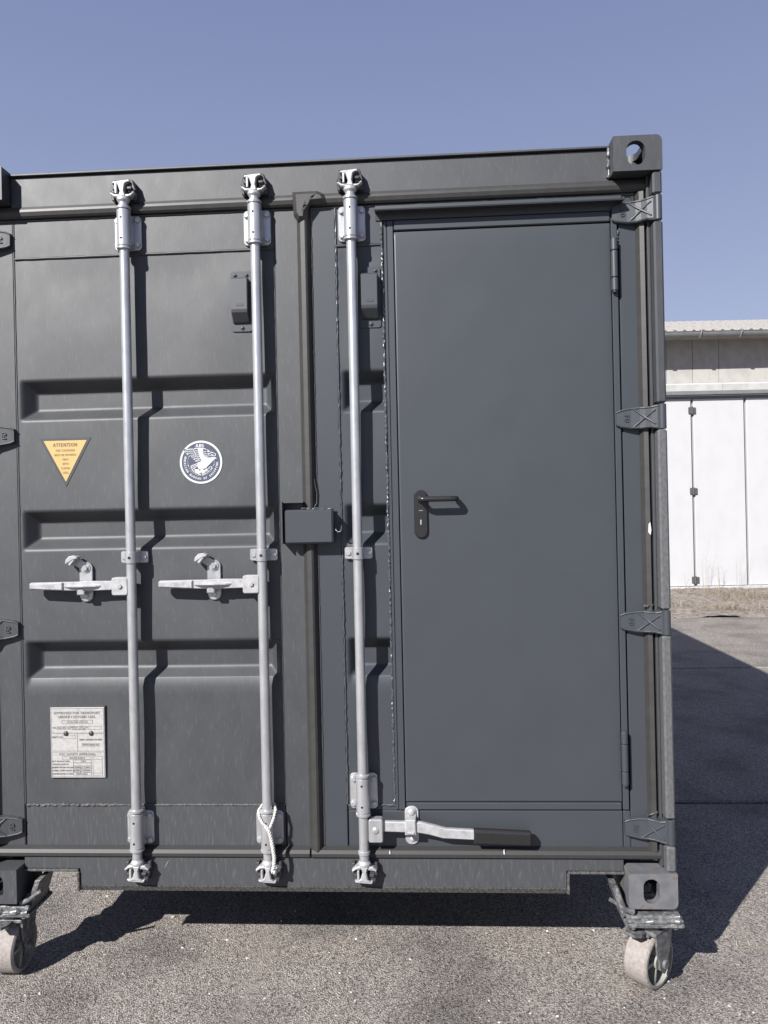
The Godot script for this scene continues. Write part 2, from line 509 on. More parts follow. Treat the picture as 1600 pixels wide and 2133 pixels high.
func casting(box: Node3D, x0: float, y0: float, right: bool, top: bool, m: Material) -> void:
	var x1 := x0 + 0.162
	var y1 := y0 + 0.118
	var root := CSGCombiner3D.new()
	root.name = "corner_casting"
	box.add_child(root, true)
	var q := PackedVector2Array()
	var r := 0.02
	for c in [[x1, y1, 0, right], [x0, y1, 1, not right], [x0, y0, 2, not right], [x1, y0, 3, right]]:
		var round_: float = r if c[3] and ((c[2] < 2) == top) else 0.003
		var cx: float = c[0] - (round_ if c[2] in [0, 3] else -round_)
		var cy: float = c[1] - (round_ if c[2] < 2 else -round_)
		for k in 6:
			q.append(Vector2(cx, cy) + Vector2.from_angle(PI / 2 * (c[2] + k / 5.0)) * round_)
	var body := CSGPolygon3D.new()
	body.polygon = q
	body.depth = 0.178
	body.name = "body"
	body.material = m
	root.add_child(body)
	var cut := func(outline: PackedVector2Array, depth: float, xf: Transform3D) -> void:
		var p := CSGPolygon3D.new()
		p.polygon = outline
		p.depth = depth
		p.operation = CSGShape3D.OPERATION_SUBTRACTION
		p.transform = xf
		p.material = m
		root.add_child(p)
	var inside := CSGBox3D.new()
	inside.size = Vector3(0.104, 0.07, 0.11)
	inside.position = Vector3((x0 + x1) * 0.5, (y0 + y1) * 0.5, -0.089)
	inside.operation = CSGShape3D.OPERATION_SUBTRACTION
	inside.material = m
	root.add_child(inside)
	var hx := (x1 - 0.087) if right else (x0 + 0.087)
	var w := 0.031 if top else 0.0265
	var end_hole := rrect(-w, -0.041, w, 0.041, w - 0.001, 6)
	cut.call(end_hole, 0.08, move(Vector3(hx, (y0 + y1) * 0.5, 0.02)))
	var slot := rrect(-0.062, -0.032, 0.062, 0.032, 0.031, 6)
	var cxm := (x0 + x1) * 0.5
	cut.call(slot, 0.08, Transform3D(Basis(Vector3(0, 0, 1), Vector3(1, 0, 0), Vector3(0, 1, 0)), Vector3(cxm, (y1 + 0.04) if top else (y0 + 0.04), -0.089)))
	cut.call(rrect(-0.04, -0.025, 0.04, 0.025, 0.024, 6), 0.06, Transform3D(Basis(Vector3(0, 0, -1), Vector3(0, 1, 0), Vector3(1, 0, 0)), Vector3(x1 + 0.03 if right else x0 + 0.03, (y0 + y1) * 0.5, -0.089)))

func guide(parent: Node3D, x: float, y0: float, y1: float, up: bool) -> void:      # sleeve on a bolted plate
	var z := DZ + 0.001
	var c := (y0 + y1) * 0.5
	var a := MB.new()
	a.prism(rrect(x - 0.048, y0, x + 0.048, y1, 0.014), z, z + 0.008, 0.002)
	a.box(Vector3(x - 0.0235, y0 + 0.006, z + 0.006), Vector3(x + 0.0235, y1 - 0.006, RZ), 0.003)
	a.tube([Vector3(x, y0 + 0.002, RZ), Vector3(x, y0 + 0.004, RZ), Vector3(x, y1 + (0.004 if up else -0.006), RZ), Vector3(x, y1 + (0.006 if up else -0.004), RZ)], [0.022, 0.024, 0.024, 0.022], 28)
	var hi := y1 + 0.008 if up else y1 - 0.002
	for yy in [y0 - 0.01, hi]:
		a.tube([Vector3(x, yy, RZ), Vector3(x, yy + 0.002, RZ), Vector3(x, yy + 0.009, RZ), Vector3(x, yy + 0.011, RZ)], [0.022, 0.0255, 0.0255, 0.021], 28)
	for sx in [-1, 1]:
		for sy in [-1, 1]:
			a.tube([Vector3(x + sx * 0.0365, c + sy * 0.043, z + 0.0075), Vector3(x + sx * 0.0365, c + sy * 0.043, z + 0.0095)], [0.0105, 0.0105], 16)
			a.hexbolt(Vector3(x + sx * 0.0365, c + sy * 0.043, z + 0.009), 0.0092, 0.009, rng.randf() * TAU)
	var d := MB.new()
	for sy in [-1, 1]:
		d.rod(Vector3(x - 0.002, c + sy * 0.036, RZ + 0.02), Vector3(x - 0.002, c + sy * 0.036, RZ + 0.0246), 0.0042, 10, 0.0006)
	part("guide_bracket", parent, [a, M.galvanised, d, M.hole])

func cam(parent: Node3D, keeper_of: Node3D, x: float, y: float, up: float, tall: bool) -> void:
	var o := Vector3(x, y, RZ)
	var a := MB.new()
	a.tube([o, o + Vector3(0, 0.008 * up, 0), o + Vector3(0, 0.016 * up, 0), o + Vector3(0, 0.024 * up, 0)], [0.0172, 0.0225, 0.0225, 0.015], 24)
	var t := Transform3D(Basis(Vector3(1, 0, 0), Vector3(0, up, 0), Vector3(0, 0, 1)), o)
	a.prism(pv([-0.043, 0.030, -0.03, 0.019, -0.012, 0.016, 0.012, 0.016, 0.03, 0.019, 0.043, 0.030, 0.041, 0.037, 0.026, 0.028, -0.026, 0.028, -0.041, 0.037]), -0.02, 0.014, 0.003, t)
	a.prism(pv([-0.011, 0.018, 0.013, 0.018, 0.008, 0.036, 0.012, 0.06, 0.024, 0.07, -0.022, 0.066, -0.012, 0.056, -0.006, 0.036]), -0.018, 0.02, 0.003, t)
	a.prism(pv([-0.034, 0.064, 0.028, 0.068, 0.026, 0.076, -0.03, 0.072]), -0.022, 0.016, 0.002, t)
	a.prism(pv([-0.024, 0.03, -0.018, 0.03, -0.017, 0.066, -0.025, 0.064]), -0.014, 0.017, 0.001, t)
	part("cam", parent, [a, M.zinc_cast])
	for s in [-1.0, 1.0]:
		var k := MB.new()
		var zz := -0.055 - o.z
		k.prism(pv([s * 0.016, 0.036, s * 0.038, 0.034, s * 0.046, 0.044, s * 0.042, 0.056, s * 0.036, 0.078, s * 0.026, 0.082, s * 0.018, 0.058]), zz, 0.004, 0.003, t)
		k.prism(pv([s * 0.018, 0.043, s * 0.034, 0.043, s * 0.034, 0.053, s * 0.018, 0.053]), 0.002, 0.014, 0.002, t)
		k.prism(pv([s * 0.034, 0.012, s * 0.044, 0.014, s * 0.047, 0.038, s * 0.038, 0.038]), zz, -0.006, 0.002, t)
		part("cam_keeper", keeper_of, [k, M.dark_steel])

func clamp_strap(parent: Node3D, x: float, y: float) -> void:
	var z := DZ + 0.001
	var a := MB.new()
	a.prism(rrect(x - 0.049, y - 0.021, x + 0.048, y + 0.021, 0.007), z - 0.002, z + 0.012, 0.002)
	a.box(Vector3(x - 0.021, y - 0.02, z + 0.01), Vector3(x + 0.021, y + 0.02, RZ), 0.003)
	a.tube([Vector3(x, y - 0.0205, RZ), Vector3(x, y - 0.019, RZ), Vector3(x, y + 0.019, RZ), Vector3(x, y + 0.0205, RZ)], [0.019, 0.0212, 0.0212, 0.019], 24)
	for s in [-1, 1]:
		a.hexbolt(Vector3(x + s * 0.036, y, z + 0.011), 0.0088, 0.007, rng.randf() * TAU)
	var d := MB.new()
	d.rod(Vector3(x + 0.001, y, RZ + 0.017), Vector3(x + 0.001, y, RZ + 0.0222), 0.0052, 10, 0.0006)
	part("rod_clamp", parent, [a, M.galvanised, d, M.hole])

func side_handle(parent: Node3D, x: float) -> void:       # lever pointing left from the bar at x
	var y := 1.108
	var a := MB.new()
	a.prism(rrect(x - 0.066, y - 0.032, x - 0.008, y + 0.031, 0.008), RZ - 0.016, RZ + 0.017, 0.003)
	a.hexbolt(Vector3(x - 0.036, y, RZ + 0.0165), 0.0085, 0.006, 0.3)
	part("handle_hub", parent, [a, M.zinc_cast])
	var b := MB.new()
	b.prism(pv([x - 0.06, y - 0.013, x - 0.06, y + 0.018, x - 0.16, y + 0.019, x - 0.2, y + 0.017, x - 0.245, y + 0.017, x - 0.362, y + 0.016, x - 0.368, y + 0.012, x - 0.368, y - 0.004, x - 0.363, y - 0.008, x - 0.25, y - 0.013, x - 0.15, y - 0.015]), RZ - 0.012, RZ + 0.004, 0.002)
	b.prism(pv([x - 0.245, y - 0.012, x - 0.245, y + 0.016, x - 0.364, y + 0.0135, x - 0.364, y - 0.006]), RZ + 0.002, RZ + 0.011, 0.003)
	var fin := Transform3D(Basis(Vector3(1, 0, 0), Vector3(0, 0, 1), Vector3(0, -1, 0)), Vector3(0, y + 0.004, 0))
	b.prism(pv([x - 0.25, RZ, x - 0.1, RZ, x - 0.125, RZ + 0.014, x - 0.165, RZ + 0.021, x - 0.225, RZ + 0.016]), 0.0, 0.005, 0.001, fin)
	b.text("PANDA", 0.011, Transform3D(Basis(Vector3(-1, 0, 0), Vector3(0, -1, 0), Vector3(0, 0, 1)), Vector3(x - 0.3, y + 0.004, RZ + 0.0113)), true, 0.001)
	part("handle", parent, [b, M.zinc_cast])
	var rx := x - 0.181
	var c := MB.new()
	var z := DZ - 0.001
	c.prism(rrect(rx - 0.024, y - 0.058, rx + 0.024, y + 0.084, 0.023, 6), z, z + 0.008, 0.002)
	c.tube([Vector3(rx, y + 0.062, z + 0.007), Vector3(rx, y + 0.062, z + 0.011)], [0.017, 0.017], 20)
	c.hexbolt(Vector3(rx, y + 0.062, z + 0.011), 0.0105, 0.008, 0.2)
	c.hexbolt(Vector3(rx, y - 0.038, z + 0.007), 0.009, 0.006, 0.5)
	c.prism(rrect(rx - 0.015, y - 0.03, rx + 0.013, y - 0.014, 0.003), z, RZ + 0.006, 0.003)
	c.prism(rrect(rx - 0.012, y - 0.016, rx + 0.01, y - 0.006, 0.003), RZ - 0.002, RZ + 0.007, 0.002)
	part("handle_retainer", parent, [c, M.galvanised])
	var d := MB.new()                                    # catch swung up to the left
	var t := Transform3D(Basis(Vector3(0, 0, 1), -0.66), Vector3(rx, y + 0.062, 0))
	d.prism(pv([0.008, 0.016, -0.012, 0.018, -0.04, 0.013, -0.042, -0.015, -0.012, -0.012, 0.004, -0.016]), z + 0.0075, z + 0.0125, 0.0015, t)
	d.box(Vector3(-0.05, -0.018, z + 0.008), Vector3(-0.04, 0.016, z + 0.04), 0.002, t)
	d.prism(pv([-0.038, 0.024, -0.05, 0.022, -0.064, 0.008, -0.066, -0.01, -0.06, -0.022, -0.054, -0.02, -0.044, 0.006, -0.034, 0.018]), z + 0.014, z + 0.042, 0.003, t)
	part("handle_catch", parent, [d, M.zinc_cast])

func low_handle(parent: Node3D, x: float) -> void:
	var a := MB.new()
	a.prism(rrect(x + 0.018, 0.214, x + 0.067, 0.294, 0.007), RZ - 0.016, RZ + 0.017, 0.003)
	a.dome(Vector3(x + 0.042, 0.256, RZ + 0.0165), Vector3.BACK, 0.0125, 0.006)
	part("handle_hub", parent, [a, M.galvanised])
	var b := MB.new()
	b.prism(pv([x + 0.062, 0.247, 1.5, 0.2455, 1.575, 0.243, 1.615, 0.236, 1.66, 0.224, 1.77, 0.219, 1.77, 0.252, 1.672, 0.257, 1.63, 0.268, 1.585, 0.279, 1.5, 0.281, x + 0.062, 0.282]), RZ - 0.012, RZ + 0.004, 0.003)
	part("handle", parent, [b, M.zinc_cast])
	var g := MB.new()
	g.prism(pv([1.764, 0.206, 1.956, 0.2, 1.961, 0.205, 1.961, 0.238, 1.956, 0.245, 1.764, 0.254]), RZ - 0.017, RZ + 0.01, 0.006)
	g.prism(pv([1.766, 0.2515, 1.955, 0.2435, 1.955, 0.2475, 1.766, 0.2565]), RZ - 0.012, RZ + 0.004, 0.001)
	part("grip", parent, [g, M.grip_plastic])
	var c := MB.new()
	var z := DZ - 0.001
	c.prism(rrect(1.529, 0.186, 1.576, 0.322, 0.022, 6), z, z + 0.008, 0.002)
	c.dome(Vector3(1.554, 0.205, z + 0.0075), Vector3.BACK, 0.0095, 0.006)
	c.prism(rrect(1.53, 0.236, 1.569, 0.318, 0.014, 4), z + 0.0085, z + 0.014, 0.002, Transform3D(Basis(), Vector3(-0.002, 0, 0)))
	c.prism(pv([1.529, 0.238, 1.568, 0.238, 1.566, 0.29, 1.531, 0.29]), z + 0.012, RZ + 0.012, 0.003)
	c.prism(pv([1.538, 0.243, 1.56, 0.243, 1.56, 0.25, 1.538, 0.25]), RZ + 0.011, RZ + 0.016, 0.001)
	c.dome(Vector3(1.551, 0.302, z + 0.014), Vector3.BACK, 0.0125, 0.008)
	part("handle_retainer", parent, [c, M.zinc_cast])

func locking_bar(box: Node3D, header: Node3D, sill: Node3D, x: float, low: bool, label: String) -> void:
	var n := Node3D.new()
	n.name = "locking_bar"
	box.add_child(n, true)
	tag(n, label)
	part("rod", n, [MB.new().rod(Vector3(x, 0.132, RZ), Vector3(x, 2.466, RZ), 0.0168, 28), M.galvanised])
	guide(n, x, 2.297, 2.42, true)
	if low:
		guide(n, x, 0.312, 0.437, false)
		var r := MB.new()
		r.tube([Vector3(x, 0.168, RZ), Vector3(x, 0.17, RZ), Vector3(x, 0.18, RZ), Vector3(x, 0.182, RZ)], [0.0175, 0.021, 0.021, 0.0175], 24)
		part("collar", n, [r, M.galvanised])
		low_handle(n, x)
	else:
		guide(n, x, 0.187, 0.305, true)
		side_handle(n, x)
	clamp_strap(n, x, 1.207)
	cam(n, header, x, 2.452, 1.0, true)
	cam(n, sill, x, 0.148, -1.0, false)

func hinge(box: Node3D, y: float, right: bool) -> void:
	var a := MB.new()
	var s := 1.0 if right else -1.0
	var X := func(d: float) -> float: return (2.438 - d) if right else d       # d: distance in from the outer edge
	# blade: sections from the barrel towards the leaf (distance, half height, z of its face)
	var sec := [[0.012, 0.041, -0.012], [0.03, 0.040, -0.014], [0.048, 0.036, -0.021], [0.064, 0.036, -0.034], [0.08, 0.037, -0.044], [0.108, 0.036, -0.05], [0.142, 0.03, -0.054], [0.156, 0.024, -0.056]]
	for i in sec.size() - 1:
		var p: Array = sec[i]
		var q: Array = sec[i + 1]
		var xp: float = X.call(p[0])
		var xq: float = X.call(q[0])
		var hint := Vector3(0, 0, 1)
		a.quad_h(Vector3(xp, y - p[1], p[2]), Vector3(xq, y - q[1], q[2]), Vector3(xq, y + q[1], q[2]), Vector3(xp, y + p[1], p[2]), hint)
		for t in [-1.0, 1.0]:
			a.quad_h(Vector3(xp, y + t * p[1], p[2]), Vector3(xq, y + t * q[1], q[2]), Vector3(xq, y + t * q[1], DZ - 0.004), Vector3(xp, y + t * p[1], minf(p[2] - 0.02, DZ + 0.03)), Vector3(0, t, 0))
			# raised rim along both long edges
			if i > 0:
				a.tube([Vector3(xp, y + t * (p[1] - 0.004), p[2]), Vector3(xq, y + t * (q[1] - 0.004), q[2])], [0.003, 0.003], 6)
	var e: Array = sec[-1]
	a.quad_h(Vector3(X.call(e[0]), y - e[1], e[2]), Vector3(X.call(e[0]), y + e[1], e[2]), Vector3(X.call(e[0]), y + e[1], DZ - 0.004), Vector3(X.call(e[0]), y - e[1], DZ - 0.004), Vector3(-s, 0, 0))
	for t in [-1.0, 1.0]:                                 # pressed cross ribs
		a.tube([Vector3(X.call(0.036), y + t * 0.024, -0.015), Vector3(X.call(0.05), y + t * 0.013, -0.022), Vector3(X.call(0.064), y, -0.032), Vector3(X.call(0.08), y - t * 0.014, -0.043), Vector3(X.call(0.1), y - t * 0.03, -0.048)], [0.003, 0.0034, 0.0036, 0.0034, 0.003], 8)
	a.rod(Vector3(X.call(0.013), y - 0.042, -0.0175), Vector3(X.call(0.013), y + 0.042, -0.0175), 0.013, 20, 0.002)
	var face := Basis(Vector3(0, 0, 1), -PI / 2 * s)
	a.text("FD", 0.016, Transform3D(face, Vector3(X.call(0.122), y, -0.0505)), true, 0.004)
	part("hinge", box, [a, M.paint_new if right else M.paint_old])

func screw_heads(n: Node3D, pts: Array, r: float) -> void:
	for p in pts:
		var a := MB.new()
		a.tube([p, p + Vector3(0, 0, 0.0015)], [r * 1.35, r * 1.35], 14)
		a.dome(p + Vector3(0, 0, 0.0012), Vector3.BACK, r, r * 0.75)
		part("screw", n, [a, M.dark_steel])

func vent(box: Node3D, x0: float, y0: float, right: bool, label: String) -> void:
	var n := Node3D.new()
	n.name = "ventilator"
	box.add_child(n, true)
	tag(n, label)
	var w := 0.074
	var h := 0.213
	var m: Material = M.paint_new if right else M.vent_plastic
	part("mounting_plate", n, [MB.new().prism(rrect(x0, y0, x0 + w, y0 + h, 0.009), DZ - 0.003, DZ + 0.003, 0.001), m])
	var a := MB.new()
	var bx0 := x0 + 0.008
	var bx1 := x0 + w - 0.008
	# hood: side outline in (y, z), sloping in at the bottom
	var yb := y0 + 0.026
	var yt := y0 + h - 0.028
	a.prism(pv([yb, DZ, yb + 0.006, DZ + 0.012, yb + 0.036, DZ + 0.034, yb + 0.046, DZ + 0.036, yt - 0.006, DZ + 0.033, yt, DZ + 0.027, yt, DZ]), bx0, bx1, 0.003, along_x())
	a.prism(rrect(bx0 + 0.017, yb + 0.056, bx1 - 0.015, yb + 0.066, 0.004), DZ + 0.0345, DZ + 0.0368, 0.0008)
	var d := MB.new()
	for i in 7:
		for j in 5:
			var f := 0.12 + j * 0.18
			var c := Vector3(lerpf(bx0 + 0.008, bx1 - 0.008, i / 6.0), lerpf(yb + 0.006, yb + 0.036, f), lerpf(DZ + 0.012, DZ + 0.034, f))
			var nrm := Vector3(0, -0.6, 0.8)
			d.tube([c - nrm * 0.002, c + nrm * 0.0004], [0.0022, 0.0022], 6)
	part("hood", n, [a, m, d, M.hole])
	screw_heads(n, [Vector3(x0 + 0.015, y0 + h - 0.014, DZ + 0.003), Vector3(x0 + w - 0.017, y0 + h - 0.014, DZ + 0.003), Vector3(x0 + w * 0.5 + 0.002, y0 + 0.013, DZ + 0.003)], 0.0062)

func gasket_y(a: MB, y0: float, y1: float, prof: Array) -> void: a.prism(pv(prof), y0, y1, 0.001, along_y())
func gasket_x(a: MB, x0: float, x1: float, prof: Array) -> void: a.prism(pv(prof), x0, x1, 0.001, along_x())

func container() -> void:
	var box := thing("shipping_container", Vector3(0, LIFT, 0), "dark grey steel shipping container with a walk-in door, raised on caster wheels", "container")
	var P: Material = M.paint_old
	var N: Material = M.paint_new
	# --- frame
	var header := part("header", box, [MB.new().box(Vector3(0.163, 2.46, -0.16), Vector3(2.275, 2.572, -0.055), 0.003).box(Vector3(0.163, 2.574, -0.16), Vector3(2.275, 2.581, -0.044), 0.001), P])
	var sill_a := MB.new()
	sill_a.prism(pv([0.163, 0.1, 0.366, 0.1, 0.366, 0.04, 2.081, 0.04, 2.081, 0.1, 2.275, 0.1, 2.275, 0.146, 0.163, 0.146]), -0.12, -0.055, 0.002)
	var lip := MB.new()
	lip.prism(pv([0.02, -0.062, 0.04, -0.052, 0.042, -0.06, 0.04, -0.11, 0.02, -0.11]), 0.364, 2.083, 0.001, along_x())
	lip.box(Vector3(0.163, 0.092, -0.11), Vector3(0.362, 0.0995, -0.047), 0.002)
	lip.box(Vector3(2.085, 0.092, -0.11), Vector3(2.275, 0.0995, -0.047), 0.002)
	lip.box(Vector3(0.357, 0.022, -0.11), Vector3(0.3655, 0.091, -0.047), 0.002)
	lip.box(Vector3(2.0815, 0.022, -0.11), Vector3(2.09, 0.091, -0.047), 0.002)
	var sill := part("sill", box, [sill_a, M.paint_dusty, lip, M.edge_worn])
	for r in [true, false]:
		var X := func(d: float) -> float: return (2.438 - d) if r else d
		var a := MB.new()
		var lo := func(p: float, q: float) -> float: return minf(X.call(p), X.call(q))
		var hi := func(p: float, q: float) -> float: return maxf(X.call(p), X.call(q))
		a.box(Vector3(lo.call(0.0, 0.1), 0.119, -0.16), Vector3(hi.call(0.0, 0.1), 2.472, -0.09), 0.003)
		a.box(Vector3(lo.call(0.0325, 0.042), 0.119, -0.1), Vector3(hi.call(0.0325, 0.042), 2.472, -0.045), 0.002)
		var ys := [0.119, 0.205, 0.297, 0.912, 1.0, 1.606, 1.694, 2.305, 2.396, 2.472]
		var worn := MB.new()
		for i in range(0, 10, 2):
			(worn if i < 6 else a).box(Vector3(lo.call(0.001, 0.032), ys[i], -0.095), Vector3(hi.call(0.001, 0.032), ys[i + 1], -0.005), 0.006)
		a.box(Vector3(lo.call(0.002, 0.03), 0.12, -0.094), Vector3(hi.call(0.002, 0.03), 2.471, -0.05), 0.002)
		part("corner_post", box, [a, P, worn, M.post_worn])
		casting(box, 2.276 if r else 0.0, 2.473, r, true, P)
		casting(box, 2.276 if r else 0.0, 0.0, r, false, M.casting_worn if r else M.paint_dusty)
		for y in [2.352, 1.65, 0.956, 0.25]:
			hinge(box, y, r)
	var welds := []
	welds.append(bead(Vector3(2.272, 2.475, -0.052), Vector3(2.272, 2.575, -0.05), 0.006, 0.5))
	welds.append(bead(Vector3(2.355, 2.41, -0.066), Vector3(2.355, 2.385, -0.066), 0.006, 0.6))
	for y in [0.96 + 0.05, 0.25 + 0.05]:
		welds.append(bead(Vector3(2.36, y - 0.004, -0.05), Vector3(2.39, y + 0.004, -0.05), 0.0035, 0.9, 0.004))
	for b in welds:
		part("weld_bead", box, [b, M.sealant])
	# --- left leaf
	var leaf := Node3D.new()
	leaf.name = "door_leaf"
	box.add_child(leaf, true)
	tag(leaf, "left door leaf with three pressed grooves, locking bars and stickers")
	part("stile", leaf, [MB.new().box(Vector3(0.05, 0.17, -0.11), Vector3(0.160, 2.43, DZ), 0.003), P])
	part("stile", leaf, [MB.new().box(Vector3(1.109, 0.17, -0.11), Vector3(1.2, 2.43, DZ), 0.003), P])
	part("rail", leaf, [MB.new().box(Vector3(0.1645, 2.287, -0.11), Vector3(1.1065, 2.43, DZ), 0.003), P])
	part("rail", leaf, [MB.new().box(Vector3(0.1645, 0.17, -0.11), Vector3(1.1065, 0.3195, DZ), 0.003), M.paint_dusty])
	part("panel", leaf, [door_sheet(0.1625, 1.1085, 0.176, 1.1, 0.006, 4), P])
	welds = []
	welds.append(bead(Vector3(0.166, 2.2855, DZ), Vector3(1.105, 2.2855, DZ), 0.0042, 0.1, 0.03))
	welds.append(bead(Vector3(0.08, 2.4215, DZ + 0.001), Vector3(1.18, 2.4215, DZ + 0.001), 0.0036, 0.15, 0.025))
	welds.append(bead(Vector3(0.162, 0.325, DZ - 0.003), Vector3(0.162, 2.43, DZ - 0.003), 0.0038, 0.12, 0.03))
	welds.append(bead(Vector3(1.1075, 0.325, DZ - 0.003), Vector3(1.1075, 2.43, DZ - 0.003), 0.0024, 0.25, 0.02))
	for b in welds:
		part("weld_bead", leaf, [b, P])
	welds = []
	welds.append(bead(Vector3(0.166, 0.3215, DZ - 0.001), Vector3(0.5, 0.3215, DZ - 0.001), 0.005, 0.45, 0.007))
	welds.append(bead(Vector3(0.5, 0.3215, DZ - 0.001), Vector3(1.105, 0.3215, DZ - 0.001), 0.0042, 0.12, 0.02))
	for b in welds:
		part("weld_bead", leaf, [b, M.edge_worn])
	var top_prof := [2.424, DZ - 0.01, 2.4265, -0.058, 2.433, -0.052, 2.446, -0.048, 2.455, -0.0495, 2.467, -0.0555, 2.467, DZ - 0.01]
	var g := MB.new()
	gasket_x(g, 0.07, 1.183, top_prof)
	part("gasket", leaf, [g, M.rubber])
	g = MB.new()
	gasket_x(g, 0.03, 1.194, [0.139, DZ - 0.01, 0.1395, -0.058, 0.149, -0.045, 0.16, -0.045, 0.17, -0.053, 0.178, DZ + 0.002, 0.178, DZ - 0.01])
	part("gasket", leaf, [g, M.rubber_dirty])
	# --- right leaf
	leaf = Node3D.new()
	leaf.name = "door_leaf"
	box.add_child(leaf, true)
	tag(leaf, "right door leaf, freshly painted, cut open for a walk-in door")
	part("stile", leaf, [MB.new().box(Vector3(1.232, 0.17, -0.11), Vector3(1.327, 2.43, DZ), 0.003), N])
	part("stile", leaf, [MB.new().box(Vector3(2.306, 0.17, -0.11), Vector3(2.366, 2.43, DZ), 0.003), N])
	part("rail", leaf, [MB.new().box(Vector3(1.3305, 2.287, -0.11), Vector3(1.497, 2.43, DZ), 0.003).box(Vector3(1.4985, 2.367, -0.11), Vector3(2.305, 2.43, DZ), 0.003), N])
	part("rail", leaf, [MB.new().box(Vector3(1.3305, 0.17, -0.11), Vector3(2.279, 0.302, DZ), 0.003).box(Vector3(2.2805, 0.17, -0.11), Vector3(2.305, 0.302, DZ), 0.003).box(Vector3(1.3305, 0.303, -0.11), Vector3(1.5, 0.3195, DZ - 0.0005), 0.002), N])
	part("panel", leaf, [door_sheet(1.3285, 1.51, 1.342, 1.7, 0.007, 9), N])
	welds = []
	welds.append(bead(Vector3(1.328, 0.325, DZ), Vector3(1.328, 2.42, DZ), 0.0032, 0.35))
	welds.append(bead(Vector3(1.33, 2.2855, DZ), Vector3(1.49, 2.2855, DZ), 0.004, 0.15))
	welds.append(bead(Vector3(1.245, 2.4215, DZ + 0.001), Vector3(2.36, 2.4215, DZ + 0.001), 0.0036, 0.25, 0.02))
	welds.append(bead(Vector3(1.33, 0.3215, DZ), Vector3(1.5, 0.3215, DZ), 0.004, 0.3))
	welds.append(bead(Vector3(1.4945, 0.33, DZ + 0.002), Vector3(1.4895, 2.36, DZ + 0.002), 0.0048, 0.4, 0.008))
	welds.append(bead(Vector3(1.244, 0.18, DZ), Vector3(1.242, 2.42, DZ), 0.0028, 0.25))
	welds.append(bead(Vector3(2.303, 2.3, DZ), Vector3(2.3, 2.24, DZ), 0.004, 0.5, 0.006))
	for b in welds:
		part("sealant_bead", leaf, [b, M.sealant])
	g = MB.new()
	gasket_x(g, 1.236, 2.4, top_prof)
	part("gasket", leaf, [g, M.rubber])
	g = MB.new()
	gasket_y(g, 0.15, 2.45, [DZ - 0.01, 1.19, DZ + 0.004, 1.192, -0.052, 1.206, -0.046, 1.222, -0.05, 1.229, DZ + 0.002, 1.239, DZ - 0.01, 1.239])
	part("gasket", leaf, [g, M.rubber])
	g = MB.new()
	gasket_y(g, 0.141, 2.424, [DZ - 0.01, 2.362, DZ + 0.002, 2.362, -0.052, 2.372, -0.047, 2.386, -0.055, 2.391, DZ - 0.004, 2.398, DZ - 0.01, 2.398])
	part("gasket", leaf, [g, M.rubber])
	g = MB.new()
	gasket_x(g, 1.2, 2.399, [0.139, DZ - 0.01, 0.1395, -0.058, 0.149, -0.044, 0.16, -0.044, 0.17, -0.052, 0.178, DZ + 0.002, 0.178, DZ - 0.01])
	part("gasket", leaf, [g, M.rubber_dirty])
	g = MB.new()
	g.prism(pv([1.181, 2.474, 1.268, 2.474, 1.29, 2.464, 1.3, 2.448, 1.3, 2.43, 1.24, 2.426, 1.234, 2.4, 1.23, 2.37, 1.199, 2.37, 1.184, 2.392]), DZ - 0.008, -0.036, 0.014)
	part("gasket_corner", leaf, [g, M.rubber])
	for c in [[2.384, 1.272, -0.0465, 0.005, 0.022], [1.474, 0.166, -0.044, 0.0025, 0.006], [1.868, 0.168, -0.0445, 0.0025, 0.008]]:
		g = MB.new()
		g.prism(pv([c[0] - c[3], c[1] - c[4] * 0.6, c[0] + c[3] * 0.5, c[1] - c[4], c[0] + c[3], c[1] - c[4] * 0.2, c[0] + c[3] * 0.4, c[1] + c[4], c[0] - c[3] * 0.7, c[1] + c[4] * 0.7]), c[2] - 0.006, c[2] + 0.001, 0.0005)
		part("paint_chip", leaf, [g, M.print_white])
	g = MB.new()
	g.tube([Vector3(0.674, 0.105, -0.0546), Vector3(0.683, 0.122, -0.0546), Vector3(0.69, 0.131, -0.0546)], [0.0004, 0.0011, 0.0004], 5)
	part("scratch", sill, [g, M.plate_white])
	# --- locking gear
	locking_bar(box, header, sill, 0.587, false, "galvanised locking bar between the yellow triangle and the round emblem")
	locking_bar(box, header, sill, 1.0515, false, "galvanised locking bar left of the central rubber gasket, rope tied to its foot")
	locking_bar(box, header, sill, 1.3865, true, "galvanised locking bar beside the walk-in door, black grip low down")
	# --- lock box over the gap between the leaves
	var lb := Node3D.new()
	lb.name = "lock_box"
	box.add_child(lb, true)
	part("cover", lb, [MB.new().box(Vector3(1.136, 1.244, -0.066), Vector3(1.304, 1.362, -0.014), 0.006), N])
	part("shroud", lb, [MB.new().box(Vector3(1.122, 1.244, DZ - 0.002), Vector3(1.1275, 1.391, -0.02), 0.002).box(Vector3(1.1285, 1.3855, DZ - 0.002), Vector3(1.2, 1.391, -0.03), 0.002), P])
	var hk := MB.new()
	hk.tube([Vector3(1.302, 1.31, -0.04), Vector3(1.308, 1.302, -0.036), Vector3(1.312, 1.289, -0.03), Vector3(1.32, 1.282, -0.026), Vector3(1.329, 1.285, -0.026), Vector3(1.332, 1.295, -0.026), Vector3(1.332, 1.305, -0.026)], [0.0028, 0.0028, 0.0028, 0.0028, 0.0028, 0.0028, 0.0024], 8)
	part("weld_bead", lb, [bead(Vector3(1.19, 1.366, -0.05), Vector3(1.3, 1.364, -0.055), 0.0035, 0.6, 0.008), M.sealant])
	part("hook", lb, [hk, M.sealant])
	var wire := MB.new()
